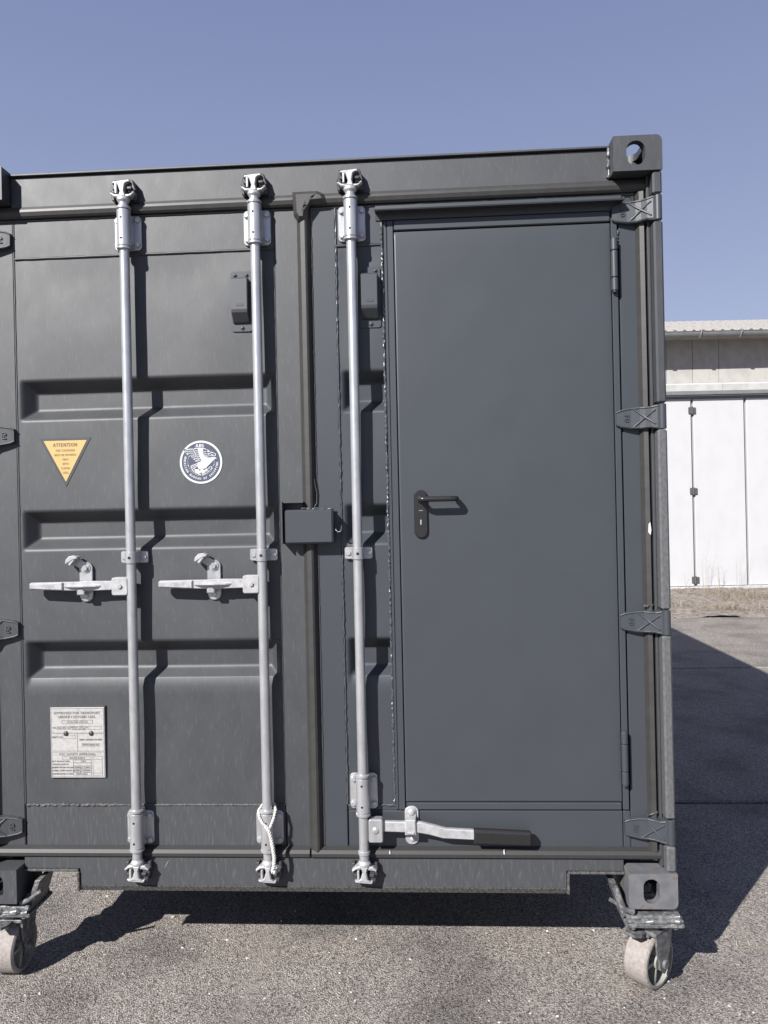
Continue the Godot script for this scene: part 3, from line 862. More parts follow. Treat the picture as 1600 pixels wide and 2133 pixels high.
	wire.tube([Vector3(1.236, 1.47, DZ + 0.01), Vector3(1.238, 1.45, DZ + 0.01), Vector3(1.243, 1.42, DZ + 0.008), Vector3(1.242, 1.385, DZ + 0.006), Vector3(1.234, 1.37, DZ + 0.012)], [0.0016, 0.002, 0.002, 0.002, 0.0016], 6)
	part("wire", lb, [wire, M.dark_steel])
	vent(box, 0.952, 1.996, false, "ventilator on the left door leaf, half behind a locking bar")
	vent(box, 1.408, 1.994, true, "ventilator beside the walk-in door")
	walk_in_door(box)
	stickers(box)
	shell(box)

func walk_in_door(box: Node3D) -> void:
	var d := Node3D.new()
	d.name = "walk_in_door"
	box.add_child(d, true)
	tag(d, "smooth grey steel walk-in door set into the right door leaf")
	var N: Material = M.paint_new
	var f := DZ + 0.004
	# leaf, lightly dished sheet so that reflections wander
	var nz := FastNoiseLite.new()
	nz.seed = 17
	nz.frequency = 0.9
	var fz := func(x: float, y: float) -> float:
		var rim := minf(minf(x - 1.5335, 2.2755 - x), minf(y - 0.335, 2.3245 - y))
		return f + 0.0015 * clampf(rim / 0.003, 0.0, 1.0) + 0.0035 * nz.get_noise_2d(x, y * 0.8) * clampf(rim / 0.15, 0.0, 1.0) - 0.001
	var xs := steps(1.5335, 2.2755, [1.5335, 2.2755], 0.03, 0.003, 0.006)
	var ys := steps(0.335, 2.3245, [0.335, 2.3245], 0.04, 0.003, 0.006)
	var lf := MB.new().field(xs, ys, fz)
	lf.box(Vector3(1.5335, 0.335, f - 0.03), Vector3(2.2755, 2.3245, f - 0.003), 0.0)
	part("leaf", d, [lf, N])
	var a := MB.new()                                     # frame
	a.box(Vector3(1.497, 0.307, f - 0.06), Vector3(1.5075, 2.365, f + 0.001), 0.002)
	a.box(Vector3(1.5085, 0.307, f - 0.06), Vector3(1.5305, 2.365, f + 0.003), 0.002)
	a.box(Vector3(2.2795, 0.307, f - 0.06), Vector3(2.3, 2.365, f + 0.0025), 0.002)
	a.box(Vector3(1.5345, 0.307, f - 0.06), Vector3(2.2745, 0.3312, f + 0.002), 0.002)
	a.box(Vector3(1.533, 2.329, f - 0.06), Vector3(2.276, 2.3645, f + 0.006), 0.003)
	a.box(Vector3(1.5, 0.31, f - 0.07), Vector3(2.3, 2.36, f - 0.04), 0.0)
	part("frame", d, [a, N])
	a = MB.new()                                          # rain hood: sloping plate on a flat upstand
	a.prism(pv([2.418, DZ + 0.006, 2.418, DZ + 0.001, 2.368, DZ + 0.001, 2.368, DZ + 0.004, 2.392, DZ + 0.007, 2.384, -0.018, 2.388, -0.016, 2.398, DZ + 0.008]), 1.469, 2.317, 0.001, along_x())
	part("rain_hood", d, [a, N])
	for y in [[2.088, 2.266], [0.397, 0.577]]:
		a = MB.new()
		var x := 2.286
		var z := f + 0.012
		var t: float = y[1] - y[0]
		for k in [[0.0, 0.24], [0.26, 0.76], [0.78, 1.0]]:
			a.rod(Vector3(x, y[0] + t * k[0], z), Vector3(x, y[0] + t * k[1], z), 0.0118, 20, 0.0018)
		a.rod(Vector3(x, y[0] - 0.006, z), Vector3(x, y[1] + 0.004, z), 0.0085, 16, 0.002)
		a.box(Vector3(x - 0.006, y[0] + 0.03, f - 0.002), Vector3(x + 0.004, y[1] - 0.03, z), 0.001)
		part("hinge", d, [a, N])
	a = MB.new()                                          # lever handle on its long plate
	a.prism(rrect(1.583, 1.254, 1.630, 1.422, 0.0234, 8), f, f + 0.009, 0.003)
	var c := Vector3(1.6065, 1.389, f)
	a.tube([c + Vector3(0, 0, 0.008), c + Vector3(0, 0, 0.012), c + Vector3(0, 0, 0.014)], [0.0135, 0.0135, 0.011], 20)
	a.tube([c + Vector3(0, 0, 0.01), c + Vector3(0, 0, 0.038), c + Vector3(0.003, 0, 0.046), c + Vector3(0.011, 0, 0.05), c + Vector3(0.1, 0, 0.05), c + Vector3(0.112, 0, 0.049), c + Vector3(0.12, 0, 0.043), c + Vector3(0.1225, 0, 0.034), c + Vector3(0.1225, 0, 0.012), c + Vector3(0.1225, 0, 0.010)], [0.0095, 0.0095, 0.0095, 0.0095, 0.0095, 0.0095, 0.0095, 0.0095, 0.0095, 0.007], 16)
	var b := MB.new()
	b.prism(rrect(1.6035, 1.301, 1.6085, 1.319, 0.0024), f + 0.0085, f + 0.0095, 0.0003)
	b.box(Vector3(1.5995, 1.3495, f + 0.0085), Vector3(1.6135, 1.3515, f + 0.0094), 0.0002)
	part("lever_handle", d, [a, M.black_plastic, b, M.galvanised])

func flat(a: MB, q: Array, z: float, t := 0.0006) -> void: a.prism(pv(q), z - t, z, 0.0)

func line(a: MB, p: Vector2, q: Vector2, w: float, z: float) -> void:
	var d := (q - p).normalized() * w * 0.5
	var s := Vector2(-d.y, d.x)
	a.prism(PackedVector2Array([p - d - s, q + d - s, q + d + s, p - d + s]), z - 0.0006, z, 0.0)

func ring(a: MB, c: Vector2, r0: float, r1: float, z: float, seg := 64) -> void:
	for k in seg:
		var d := Vector2.from_angle(TAU * k / seg)
		var e := Vector2.from_angle(TAU * (k + 1) / seg)
		var p := [c + d * r0, c + d * r1, c + e * r1, c + e * r0]
		a.quad_h(Vector3(p[0].x, p[0].y, z), Vector3(p[1].x, p[1].y, z), Vector3(p[2].x, p[2].y, z), Vector3(p[3].x, p[3].y, z), Vector3.BACK)

func stickers(box: Node3D) -> void:
	var z := DZ - 0.0018
	# yellow triangle
	var a := MB.new()
	flat(a, [0.242, 1.638, 0.432, 1.638, 0.337, 1.462], z + 0.0012, 0.006)
	var s := part("warning_sticker", box, [a, M.print_dark])
	tag(s, "yellow triangular ATTENTION sticker with a dark border")
	a = MB.new()
	flat(a, [0.2575, 1.629, 0.4165, 1.629, 0.337, 1.481], z + 0.0018)
	part("yellow_field", s, [a, M.print_yellow])
	a = MB.new()
	var row := [["ATTENTION", 0.0125, 1.613], ["THIS CONTAINER", 0.0072, 1.593], ["MUST BE REPAIRED", 0.0072, 1.577], ["ONLY", 0.0072, 1.561], ["WITH", 0.0072, 1.545], ["CORTEN", 0.0072, 1.529], ["STEEL", 0.0072, 1.513]]
	for r in row:
		a.text(r[0], r[1], move(Vector3(0.337, r[2], z + 0.0021)), r[1] > 0.01, 0.0005, 0.93)
	part("lettering", s, [a, M.print_brown])
	# round emblem
	var c := Vector2(0.8305, 1.539)
	a = MB.new()
	var disc := PackedVector2Array()
	for k in 64:
		disc.append(c + Vector2.from_angle(TAU * k / 64) * 0.075)
	a.prism(disc, z - 0.006, z + 0.0012, 0.0)
	s = part("emblem_sticker", box, [a, M.print_navy])
	tag(s, "round white and navy emblem sticker with an eagle and ABS lettering")
	emblem(s, c, z + 0.0018)
	# approval plate
	plate(box)

func emblem(s: Node3D, c: Vector2, z: float) -> void:
	var w := MB.new()
	ring(w, c, 0.0695, 0.0765, z)
	# e() maps the emblem drawing (pixels of a 1600 square, centre 790, 845, radius 690) to metres
	var k := 0.0765 / 697.0
	var e := func(x: float, y: float) -> Vector2: return c + Vector2(x - 790, 845 - y) * k
	var poly := func(q: Array) -> void:
		var o := []
		for i in range(0, q.size(), 2):
			var p: Vector2 = e.call(q[i], q[i + 1])
			o.append_array([p.x, p.y])
		flat(w, o, z + 0.0003)
	var path := func(q: Array, t: float) -> void:
		for i in range(0, q.size() - 2, 2):
			line(w, e.call(q[i], q[i + 1]), e.call(q[i + 2], q[i + 3]), t * k, z)
	# inner circle, open at the top
	for i in 44:
		var a0 := deg_to_rad(152 + i * 5.0)
		var a1 := deg_to_rad(152 + (i + 1) * 5.0)
		if a0 < deg_to_rad(368):
			line(w, c + Vector2.from_angle(a0) * 0.0475, c + Vector2.from_angle(a1) * 0.0475, 0.0024, z)
	# left wing: outline, bars and ribs
	path.call([240, 430, 690, 400], 26)
	path.call([240, 430, 300, 530, 380, 610, 470, 625, 520, 710, 590, 780, 660, 830, 700, 850], 24)
	for i in 6:
		var y: float = [480, 545, 612, 670, 730, 785][i]
		var x0: float = [270, 330, 400, 480, 540, 610][i]
		path.call([x0, y, [700, 715, 735, 755, 785, 830][i], y - 2], 20)
	path.call([545, 410, 590, 540, 650, 680, 730, 800], 24)
	# shoulder, body, head, tail
	poly.call([690, 390, 870, 390, 860, 560, 900, 650, 990, 700, 1120, 705, 1180, 690, 1250, 700, 1310, 725, 1290, 745, 1240, 745, 1190, 800, 1090, 900, 1000, 980, 960, 1030, 900, 1060, 840, 1050, 760, 1090, 700, 1040, 660, 960, 690, 870, 830, 800, 760, 690, 720, 560])
	# right wing
	path.call([870, 400, 980, 440, 1110, 520, 1220, 560, 1290, 610, 1240, 660], 24)
	path.call([870, 520, 980, 500, 1110, 520, 1110, 580], 22)
	path.call([880, 585, 1000, 565, 1110, 580, 1200, 640], 20)
	path.call([900, 640, 1000, 625, 1060, 590], 18)
	path.call([950, 680, 1060, 640, 1180, 650], 18)
	# tail feathers and shield behind the claws
	path.call([660, 890, 455, 965, 480, 1060, 560, 1160], 24)
	path.call([660, 940, 480, 1010], 20)
	path.call([650, 985, 500, 1060], 18)
	poly.call([560, 1040, 640, 1080, 700, 1060, 740, 1130, 820, 1060, 900, 1110, 990, 1040, 1000, 1090, 930, 1150, 850, 1190, 780, 1180, 700, 1230, 600, 1200])
	path.call([700, 1250, 800, 1230, 930, 1160, 1020, 1080, 1080, 1000, 1160, 1010, 1200, 990], 26)
	path.call([820, 1260, 960, 1200, 1080, 1110, 1170, 1030], 22)
	part("eagle", s, [w, M.print_white])
	var t := MB.new()
	t.text("ABS", 0.0125, Transform3D(Basis(), Vector3(c.x - 0.003, c.y + 0.058, z)), true, 0.0005)
	var word := "AMERICAN BUREAU OF SHIPPING"
	var from := deg_to_rad(161.0)
	var to := deg_to_rad(356.0)
	for i in word.length():
		var ang := lerpf(from, to, i / float(word.length() - 1))
		var p := c + Vector2.from_angle(ang) * 0.0585
		if word[i] != " ":
			t.text(word[i], 0.0078, Transform3D(Basis(Vector3(0, 0, 1), ang + PI / 2), Vector3(p.x, p.y, z)), true, 0.0005)
	part("lettering", s, [t, M.print_white])

func plate(box: Node3D) -> void:
	var z := DZ + 0.0055
	var x0 := 0.2635
	var y0 := 0.4205
	var a := MB.new()
	a.box(Vector3(0.261, 0.418, DZ - 0.008), Vector3(0.4645, 0.6775, DZ + 0.002), 0.001)
	var s := part("approval_plate", box, [a, M.dark_steel])
	tag(s, "white printed customs and safety approval plate with two rivets")
	a = MB.new()
	a.box(Vector3(x0, y0, DZ + 0.0015), Vector3(x0 + 0.198, y0 + 0.252, z), 0.001)
	part("white_sheet", s, [a, M.plate_white])
	# l() draws in the plate's own millimetres
	var p := MB.new()
	var l := func(q: Array) -> void:
		for i in range(0, q.size(), 4):
			line(p, Vector2(x0 + q[i] * 0.001, y0 + q[i + 1] * 0.001), Vector2(x0 + q[i + 2] * 0.001, y0 + q[i + 3] * 0.001), 0.0009, z + 0.0006)
	var r := func(q: Array) -> void:
		for i in range(0, q.size(), 4):
			l.call([q[i], q[i + 1], q[i + 2], q[i + 1], q[i + 2], q[i + 1], q[i + 2], q[i + 3], q[i + 2], q[i + 3], q[i], q[i + 3], q[i], q[i + 3], q[i], q[i + 1]])
	r.call([3, 161, 195, 248, 3, 96, 195, 158, 3, 4, 195, 92])
	l.call([98, 96, 98, 158])
	r.call([43, 194, 155, 206, 24, 173, 74, 184, 137, 173, 187, 184, 44, 140, 90, 151, 115, 113, 177, 123, 42, 66, 147, 76])
	r.call([81, 54, 147, 64, 81, 43, 147, 53, 81, 32, 111, 42, 115, 32, 147, 42, 81, 21, 111, 31, 115, 21, 147, 31, 81, 9, 147, 19, 153, 9, 187, 77])
	l.call([153, 66, 187, 66, 153, 17, 187, 17])
	var t := func(words: String, mm: float, x: float, y: float, bold: bool, spread: float) -> void:
		p.text(words, mm * 0.001, move(Vector3(x0 + x * 0.001, y0 + y * 0.001, z + 0.0004)), bold, 0.0006, spread)
	t.call("APPROVED FOR TRANSPORT", 9, 98, 232, true, 1.02)
	t.call("UNDER CUSTOMS SEAL", 9, 98, 218, true, 1.02)
	t.call("USA/206-AB/24", 8, 98, 200, false, 1.0)
	t.call("TYPE", 5.5, 13, 178.5, false, 0.9)
	t.call("PAN-20G1-148", 5.5, 49, 178.5, false, 0.9)
	t.call("MANUFACTURER'S NO.", 5, 106, 182, false, 0.85)
	t.call("OF THE CONTAINER", 5, 104, 174, false, 0.85)
	t.call("OWNER'S NO.", 5.5, 23, 145.5, false, 0.85)
	t.call("TIMBER COMPONENT TREATMENT", 5.5, 147, 136, false, 0.72)
	t.call("IM/TAILEUM/HM 200", 5, 146, 118, false, 0.85)
	t.call("CSC SAFETY APPROVAL", 9, 98, 84, true, 1.0)
	t.call("USA/AB-438/24", 6, 95, 71, false, 1.0)
	t.call("DATE MANUFACTURED", 5, 36, 59, false, 0.9)
	t.call("2024", 5.5, 118, 59, false, 1.0)
	t.call("IDENTIFICATION NO.", 5, 36, 48, false, 0.9)
	t.call("MAXIMUM OPERATING GROSS MASS", 5, 43, 37, false, 0.72)
	t.call("30,480 kg", 5, 97, 37, false, 0.8)
	t.call("67,200 lbs", 5, 131, 37, false, 0.8)
	t.call("ALLOWABLE STACKING LOAD FOR 1.8g", 5, 43, 26, false, 0.68)
	t.call("216,000 kg", 5, 96, 26, false, 0.75)
	t.call("476,190 lbs", 5, 131, 26, false, 0.75)
	t.call("TRANSVERSE RACKING TEST FORCE", 5, 43, 14, false, 0.72)
	t.call("150,000 newtons", 5, 112, 14, false, 0.8)
	part("print", s, [p, M.print_grey])
	for x in [0.32, 0.4125]:
		a = MB.new()
		a.dome(Vector3(x, 0.5795, z), Vector3.BACK, 0.0092, 0.006, 16)
		part("rivet", s, [a, M.dark_steel])

func wave_wall(l: float, h: float) -> MB:                  # container side sheet in x (length), y (height), facing +z
	var a := MB.new()
	var x := 0.0
	var run := [0.072, 0.068, 0.07, 0.068]
	var zz := [0.0, 0.0, -0.036, -0.036, 0.0]
	var k := 0
	while x < l - 0.01:
		var x1 := minf(l, x + run[k % 4])
		a.quad_h(Vector3(x, 0, zz[k % 4]), Vector3(x1, 0, zz[k % 4 + 1]), Vector3(x1, h, zz[k % 4 + 1]), Vector3(x, h, zz[k % 4]), Vector3.BACK)
		x = x1
		k += 1
	return a

func shell(box: Node3D) -> void:
	var P: Material = M.paint_old
	var L := 5.7
	for s in [0, 1]:
		var a := MB.new()
		var b := Basis(Vector3(0, 0, -1), Vector3.UP, Vector3(1, 0, 0)) if s == 1 else Basis(Vector3(0, 0, 1), Vector3.UP, Vector3(-1, 0, 0))
		a.add(wave_wall(L, 2.37), Transform3D(b, Vector3(2.43 if s == 1 else 0.008, 0.13, -0.178 if s == 1 else -0.178 - L)))
		part("side_wall", box, [a, P])
		var x0 := 2.378 if s == 1 else 0.0
		a = MB.new()
		a.box(Vector3(x0 + 0.002, 0.032, -5.88), Vector3(x0 + 0.058, 0.16, -0.18), 0.003)
		part("bottom_rail", box, [a, P])
		a = MB.new()
		a.box(Vector3(x0 + 0.002, 2.5, -5.88), Vector3(x0 + 0.058, 2.578, -0.18), 0.003)
		part("top_rail", box, [a, P])
	part("roof", box, [MB.new().box(Vector3(0.06, 2.555, -5.88), Vector3(2.378, 2.572, -0.162), 0.002), P])
	part("floor", box, [MB.new().box(Vector3(0.06, 0.12, -5.88), Vector3(2.378, 0.15, -0.125), 0.002), P])
	for k in 18:
		part("cross_member", box, [MB.new().box(Vector3(0.0605, 0.035, -0.5 - k * 0.3), Vector3(2.3775, 0.118, -0.45 - k * 0.3), 0.002), P])
	part("end_wall", box, [MB.new().box(Vector3(0.0, 0.0, -6.058), Vector3(2.438, 2.591, -5.882), 0.01), P])


# ------------------------------------------------------------------ casters
func caster(x: float, z: float, turn: float, clip: float, label: String) -> Node3D:
	# axle along local x; world height 0 .. 0.28
	var o := thing("caster_wheel", Vector3(x, 0, z), label, "caster", "clip-on caster wheels under the container corners")
	var R := 0.09
	var W := 0.042
	var t := Transform3D(Basis(Vector3.UP, turn), Vector3.ZERO)
	var w := MB.new()
	w.tube([Vector3(-W, R, 0), Vector3(-W + 0.005, R, 0), Vector3(W - 0.005, R, 0), Vector3(W, R, 0)], [R - 0.006, R, R, R - 0.006], 56, false)
	for s in [-1.0, 1.0]:
		w.tube([Vector3(s * W, R, 0), Vector3(s * (W + 0.0005), R, 0)], [R - 0.006, R - 0.014], 56, false)
	var tr := MB.new().add(w, t)
	var wheel := Node3D.new()
	wheel.name = "wheel"
	o.add_child(wheel, true)
	part("tread", wheel, [tr, M.tread])
	w = MB.new()
	for s in [-1.0, 1.0]:
		w.tube([Vector3(s * W, R, 0), Vector3(s * 0.012, R, 0)], [R - 0.014, R - 0.017], 48, false)
	w.tube([Vector3(-0.006, R, 0), Vector3(0.006, R, 0)], [R - 0.016, R - 0.016], 40, true)
	w.tube([Vector3(-W, R, 0), Vector3(W, R, 0)], [0.026, 0.026], 20, true)
	for k in 5:
		var spoke := Transform3D(Basis(Vector3(1, 0, 0), TAU * k / 5.0 + 0.35), Vector3(0, R, 0))
		w.box(Vector3(-W + 0.008, 0.02, -0.006), Vector3(W - 0.008, R - 0.014, 0.006), 0.002, spoke)
	part("hub", wheel, [MB.new().add(w, t), M.rim_cream])
	# fork: two cheeks, crown, raceway
	var f := MB.new()
	var top := 0.205
	for s in [-1.0, 1.0]:
		var cheek := Transform3D(Basis(Vector3(0, 0, 1), Vector3(0, 1, 0), Vector3(-1, 0, 0)), Vector3(s * (W + 0.012), 0, 0))   # outline (z, y)
		f.prism(pv([-0.018, R - 0.022, 0.004, R - 0.03, 0.024, R - 0.014, 0.026, R + 0.01, 0.04, R + 0.05, 0.046, top - 0.005, -0.05, top - 0.005, -0.052, R + 0.09, -0.03, R + 0.02]), -0.004, 0.004, 0.0015, cheek)
		f.rod(Vector3(s * (W + 0.006), R, 0), Vector3(s * (W + 0.026), R, 0), 0.015, 12, 0.002)
	f.box(Vector3(-W - 0.016, top - 0.014, -0.052), Vector3(W + 0.016, top, 0.05), 0.004)
	f.tube([Vector3(0, top, 0), Vector3(0, top + 0.008, 0), Vector3(0, top + 0.016, 0), Vector3(0, top + 0.02, 0)], [0.05, 0.056, 0.056, 0.042], 32)
	part("fork", o, [MB.new().add(f, t), M.caster_paint])
	# brake pedal
	var b := MB.new()
	var pt := Transform3D(Basis(Vector3.UP, turn) * Basis(Vector3(1, 0, 0), -0.12), Vector3(0, 0.19, 0))
	b.prism(pv([-0.022, 0.03, 0.022, 0.03, 0.028, 0.085, 0.018, 0.112, -0.018, 0.112, -0.028, 0.085]), -0.006, 0.004, 0.002, pt * Transform3D(Basis(Vector3(1, 0, 0), Vector3(0, 0, 1), Vector3(0, -1, 0)), Vector3.ZERO))
	b.box(Vector3(-0.02, -0.016, 0.036), Vector3(0.02, 0.0, 0.07), 0.003, pt)
	b.box(Vector3(-0.032, -0.014, 0.03), Vector3(0.032, -0.004, 0.05), 0.003, pt)
	part("brake_pedal", o, [b, M.caster_paint])
	# clip-on mount: base plate, thick ragged weld, upright side cheek, lock lever
	var m := MB.new()
	m.box(Vector3(-0.092, 0.2255, -0.095), Vector3(0.1, 0.239, 0.075), 0.003)
	m.box(Vector3(-0.085, 0.2395, -0.085), Vector3(0.095, 0.262, 0.066), 0.006)
	m.add(bead(Vector3(-0.082, 0.243, 0.068), Vector3(0.095, 0.243, 0.068), 0.008, 0.55, 0.014), Transform3D())
	m.add(bead(Vector3(-0.07, 0.257, 0.062), Vector3(0.09, 0.257, 0.062), 0.006, 0.7, 0.018), Transform3D())
	for q in [Vector3(-0.066, 0.2225, 0.058), Vector3(0.074, 0.2225, 0.058), Vector3(-0.066, 0.2225, -0.074), Vector3(0.074, 0.2225, -0.074)]:
		m.rod(q - Vector3(0, 0.006, 0), q + Vector3(0, 0.004, 0), 0.011, 10, 0.002)
	m.rod(Vector3(0, 0.26, -0.03), Vector3(0, 0.3, -0.03), 0.026, 20, 0.004)
	m.rod(Vector3(0, 0.296, -0.03), Vector3(0, 0.33, -0.03), 0.02, 16, 0.008)
	part("mount", o, [m, M.caster_paint])
	m = MB.new()
	var inx := clip * 0.094                                 # side cheek stands on the inner side of the casting
	m.prism(pv([inx, 0.24, inx + clip * 0.02, 0.3, inx + clip * 0.034, 0.345, inx + clip * 0.012, 0.342, inx - clip * 0.006, 0.292, inx - clip * 0.018, 0.262]), -0.06, 0.045, 0.003)
	part("side_cheek", o, [m, M.caster_paint])
	m = MB.new()
	m.tube([Vector3(inx - clip * 0.03, 0.272, 0.058), Vector3(inx, 0.284, 0.064), Vector3(inx + clip * 0.028, 0.306, 0.066), Vector3(inx + clip * 0.048, 0.318, 0.066)], [0.011, 0.008, 0.006, 0.007], 10)
	part("lock_lever", o, [m, M.caster_paint])
	return o


# ------------------------------------------------------------------ rope
func rope() -> void:
	var x := 1.0515
	var y := LIFT
	var o := thing("rope", Vector3(x, y + 0.32, RZ), "short white twisted rope knotted round the foot of a locking bar", "rope")
	var strand := func(path: Array, r: float) -> MB:
		var a := MB.new()
		var cv := Curve3D.new()
		for p in path:
			cv.add_point(p)
		for i in range(1, path.size() - 1):
			var d: Vector3 = (path[i + 1] - path[i - 1]) * 0.2
			cv.set_point_in(i, -d)
			cv.set_point_out(i, d)
		var l := cv.get_baked_length()
		var c := int(l / 0.003)
		for k in 3:
			var pts := []
			var rr := []
			for i in c + 1:
				var s := l * i / c
				var p := cv.sample_baked(s)
				var d := (cv.sample_baked(minf(l, s + 0.002)) - cv.sample_baked(maxf(0, s - 0.002))).normalized()
				var u := d.cross(Vector3(0.2, 0.3, 1)).normalized()
				var ang := s / 0.026 * TAU + k * TAU / 3
				pts.append(p + (u * cos(ang) + d.cross(u) * sin(ang)) * r * 0.55)
				rr.append(r * 0.62)
			a.tube(pts, rr, 6)
		return a
	part("loop", o, [strand.call([Vector3(0.004, -0.048, 0.029), Vector3(-0.01, -0.036, 0.028), Vector3(-0.024, -0.018, 0.02), Vector3(-0.03, 0.0, 0.004), Vector3(-0.02, 0.012, -0.022), Vector3(0.0, 0.016, -0.03), Vector3(0.02, 0.014, -0.022), Vector3(0.03, 0.004, 0.002), Vector3(0.026, -0.02, 0.02), Vector3(0.018, -0.04, 0.028), Vector3(0.014, -0.05, 0.03)], 0.0046), M.rope])
	part("tail", o, [strand.call([Vector3(0.0, -0.044, 0.03), Vector3(0.012, -0.06, 0.033), Vector3(0.018, -0.085, 0.032), Vector3(0.024, -0.12, 0.034), Vector3(0.028, -0.15, 0.034), Vector3(0.026, -0.18, 0.033), Vector3(0.02, -0.196, 0.032), Vector3(0.024, -0.203, 0.032), Vector3(0.03, -0.195, 0.032)], 0.0062), M.rope])


# ------------------------------------------------------------------ hall behind
func hall() -> void:
	var o := thing("storage_hall", Vector3(6.907, 0, -12.74), "white hall with folding doors and corrugated roof, standing behind the container", "building")
	o.rotation.y = 0.0565
	var x0 := -7.35
	var x1 := 8.4
	# the front wall plane is z = 0; doors stand in it
	part("wall", o, [MB.new().box(Vector3(x0, 4.04, -0.3), Vector3(x1, 4.99, -0.02), 0.002), M.render_cream])
	var joints := [x0, -4.9, -2.85, -0.49, 0.025, 0.545, 2.6, 4.6, 6.6, x1]
	for i in joints.size() - 1:
		part("wall_panel", o, [MB.new().box(Vector3(joints[i] + 0.004, 4.045, -0.018), Vector3(joints[i + 1] - 0.004, 4.985, 0.0), 0.004), M.render_cream])
	var c := MB.new()
	for s in [[x0, 0.57], [0.576, x1]]:
		c.prism(pv([3.875, -0.3, 3.875, 0.09, 4.0, 0.1, 4.04, 0.03, 4.042, -0.3]), s[0], s[1], 0.002, along_x())
	part("lintel", o, [c, M.render_white])
	part("door_track", o, [MB.new().box(Vector3(x0, 3.8, -0.05), Vector3(x1, 3.868, 0.11), 0.004), M.gutter_grey])
	part("door_recess", o, [MB.new().box(Vector3(x0, 0.0, -0.4), Vector3(x1, 3.798, -0.0565), 0.0), M.gap_dark])
	var x := -7.33
	var k := 0
	while x < x1 - 0.6:
		part("door_panel", o, [MB.new().box(Vector3(x + 0.025, 0.03, -0.055), Vector3(x + 1.047 - 0.025, 3.735, -0.012), 0.006), M.door_white])
		if k % 2 == 1:
			for y in [0.153, 1.91, 3.505]:
				var h := MB.new()
				h.box(Vector3(x - 0.075, y - 0.065, -0.014), Vector3(x - 0.012, y + 0.065, 0.008), 0.003)
				h.box(Vector3(x + 0.005, y - 0.065, -0.014), Vector3(x + 0.065, y + 0.06, 0.012), 0.003)
				h.rod(Vector3(x - 0.004, y - 0.075, 0.012), Vector3(x - 0.004, y + 0.075, 0.012), 0.016, 10, 0.002)
				part("door_hinge", o, [h, M.iron_grey])
		x += 1.047
		k += 1
	part("threshold", o, [MB.new().box(Vector3(x0, -0.05, -0.2), Vector3(x1, 0.022, 0.06), 0.01), M.render_white])
	# roof: wavy fibre cement sheets
	var a := MB.new()
	var sl := tan(deg_to_rad(15.5))
	var ov := 0.5
	for row in 3:
		var z0 := ov - row * 1.3
		var z1 := z0 - 1.42
		for i in int((x1 - x0) / 0.022):
			var xa := x0 + i * 0.022
			var xb := xa + 0.022
			var ya := 0.026 * sin(xa * TAU / 0.183)
			var yb := 0.026 * sin(xb * TAU / 0.183)
			var na := Vector3(-0.026 * TAU / 0.183 * cos(xa * TAU / 0.183), 1, sl * 0.9).normalized()
			var nb := Vector3(-0.026 * TAU / 0.183 * cos(xb * TAU / 0.183), 1, sl * 0.9).normalized()
			var hy := 4.97 + row * 0.012
			var p := Vector3(xa, hy + ya + (ov - z0) * sl, z0)
			var q := Vector3(xb, hy + yb + (ov - z0) * sl, z0)
			var r := Vector3(xb, hy + yb + (ov - z1) * sl, z1)
			var s := Vector3(xa, hy + ya + (ov - z1) * sl, z1)
			a.put(p, q, r, na, nb, nb)
			a.put(p, r, s, na, nb, na)
			var dn := Vector3(0, -0.014, 0)
			a.quad_h(p, q, q + dn, p + dn, Vector3.BACK)
			a.quad_h(p + dn, q + dn, r + dn, s + dn, Vector3.DOWN)
	part("roof", o, [a, M.fibre_cement])
	a = MB.new()                                         # half-round gutter with brackets
	var prof := PackedVector2Array()
	for i in 11:
		prof.append(Vector2(4.93, ov + 0.03) + Vector2.from_angle(PI / 2 + PI * i / 10.0) * Vector2(0.1, 0.075))
	for i in 11:
		prof.append(Vector2(4.93, ov + 0.03) + Vector2.from_angle(PI * 1.5 - PI * i / 10.0) * Vector2(0.094, 0.069))
	a.prism(prof, x0, x1, 0.0, along_x())
	a.rod(Vector3(x0, 4.932, ov + 0.106), Vector3(x1, 4.932, ov + 0.106), 0.009, 8)
	part("gutter", o, [a, M.gutter_grey])
	part("eaves_board", o, [MB.new().box(Vector3(x0, 4.9, -0.2), Vector3(x1, 4.945, 0.46), 0.004), M.render_cream])
	for i in 20:
		var bx := -7.0 + i * 0.768 + 0.05
		a = MB.new()
		a.tube([Vector3(bx - 0.02, 4.82, ov + 0.05), Vector3(bx - 0.008, 4.86, ov + 0.1), Vector3(bx, 4.925, ov + 0.118), Vector3(bx + 0.01, 4.95, ov + 0.1), Vector3(bx + 0.016, 4.97, ov)], [0.012, 0.012, 0.012, 0.012, 0.012], 6)
		part("gutter_bracket", o, [a, M.gutter_grey])
	part("gable_wall", o, [MB.new().box(Vector3(x0, 0, -4.0), Vector3(x0 + 0.25, 4.9, -0.42), 0.01), M.render_cream])
	part("gable_wall", o, [MB.new().box(Vector3(x1 - 0.25, 0, -4.0), Vector3(x1, 4.9, -0.42), 0.01), M.render_cream])


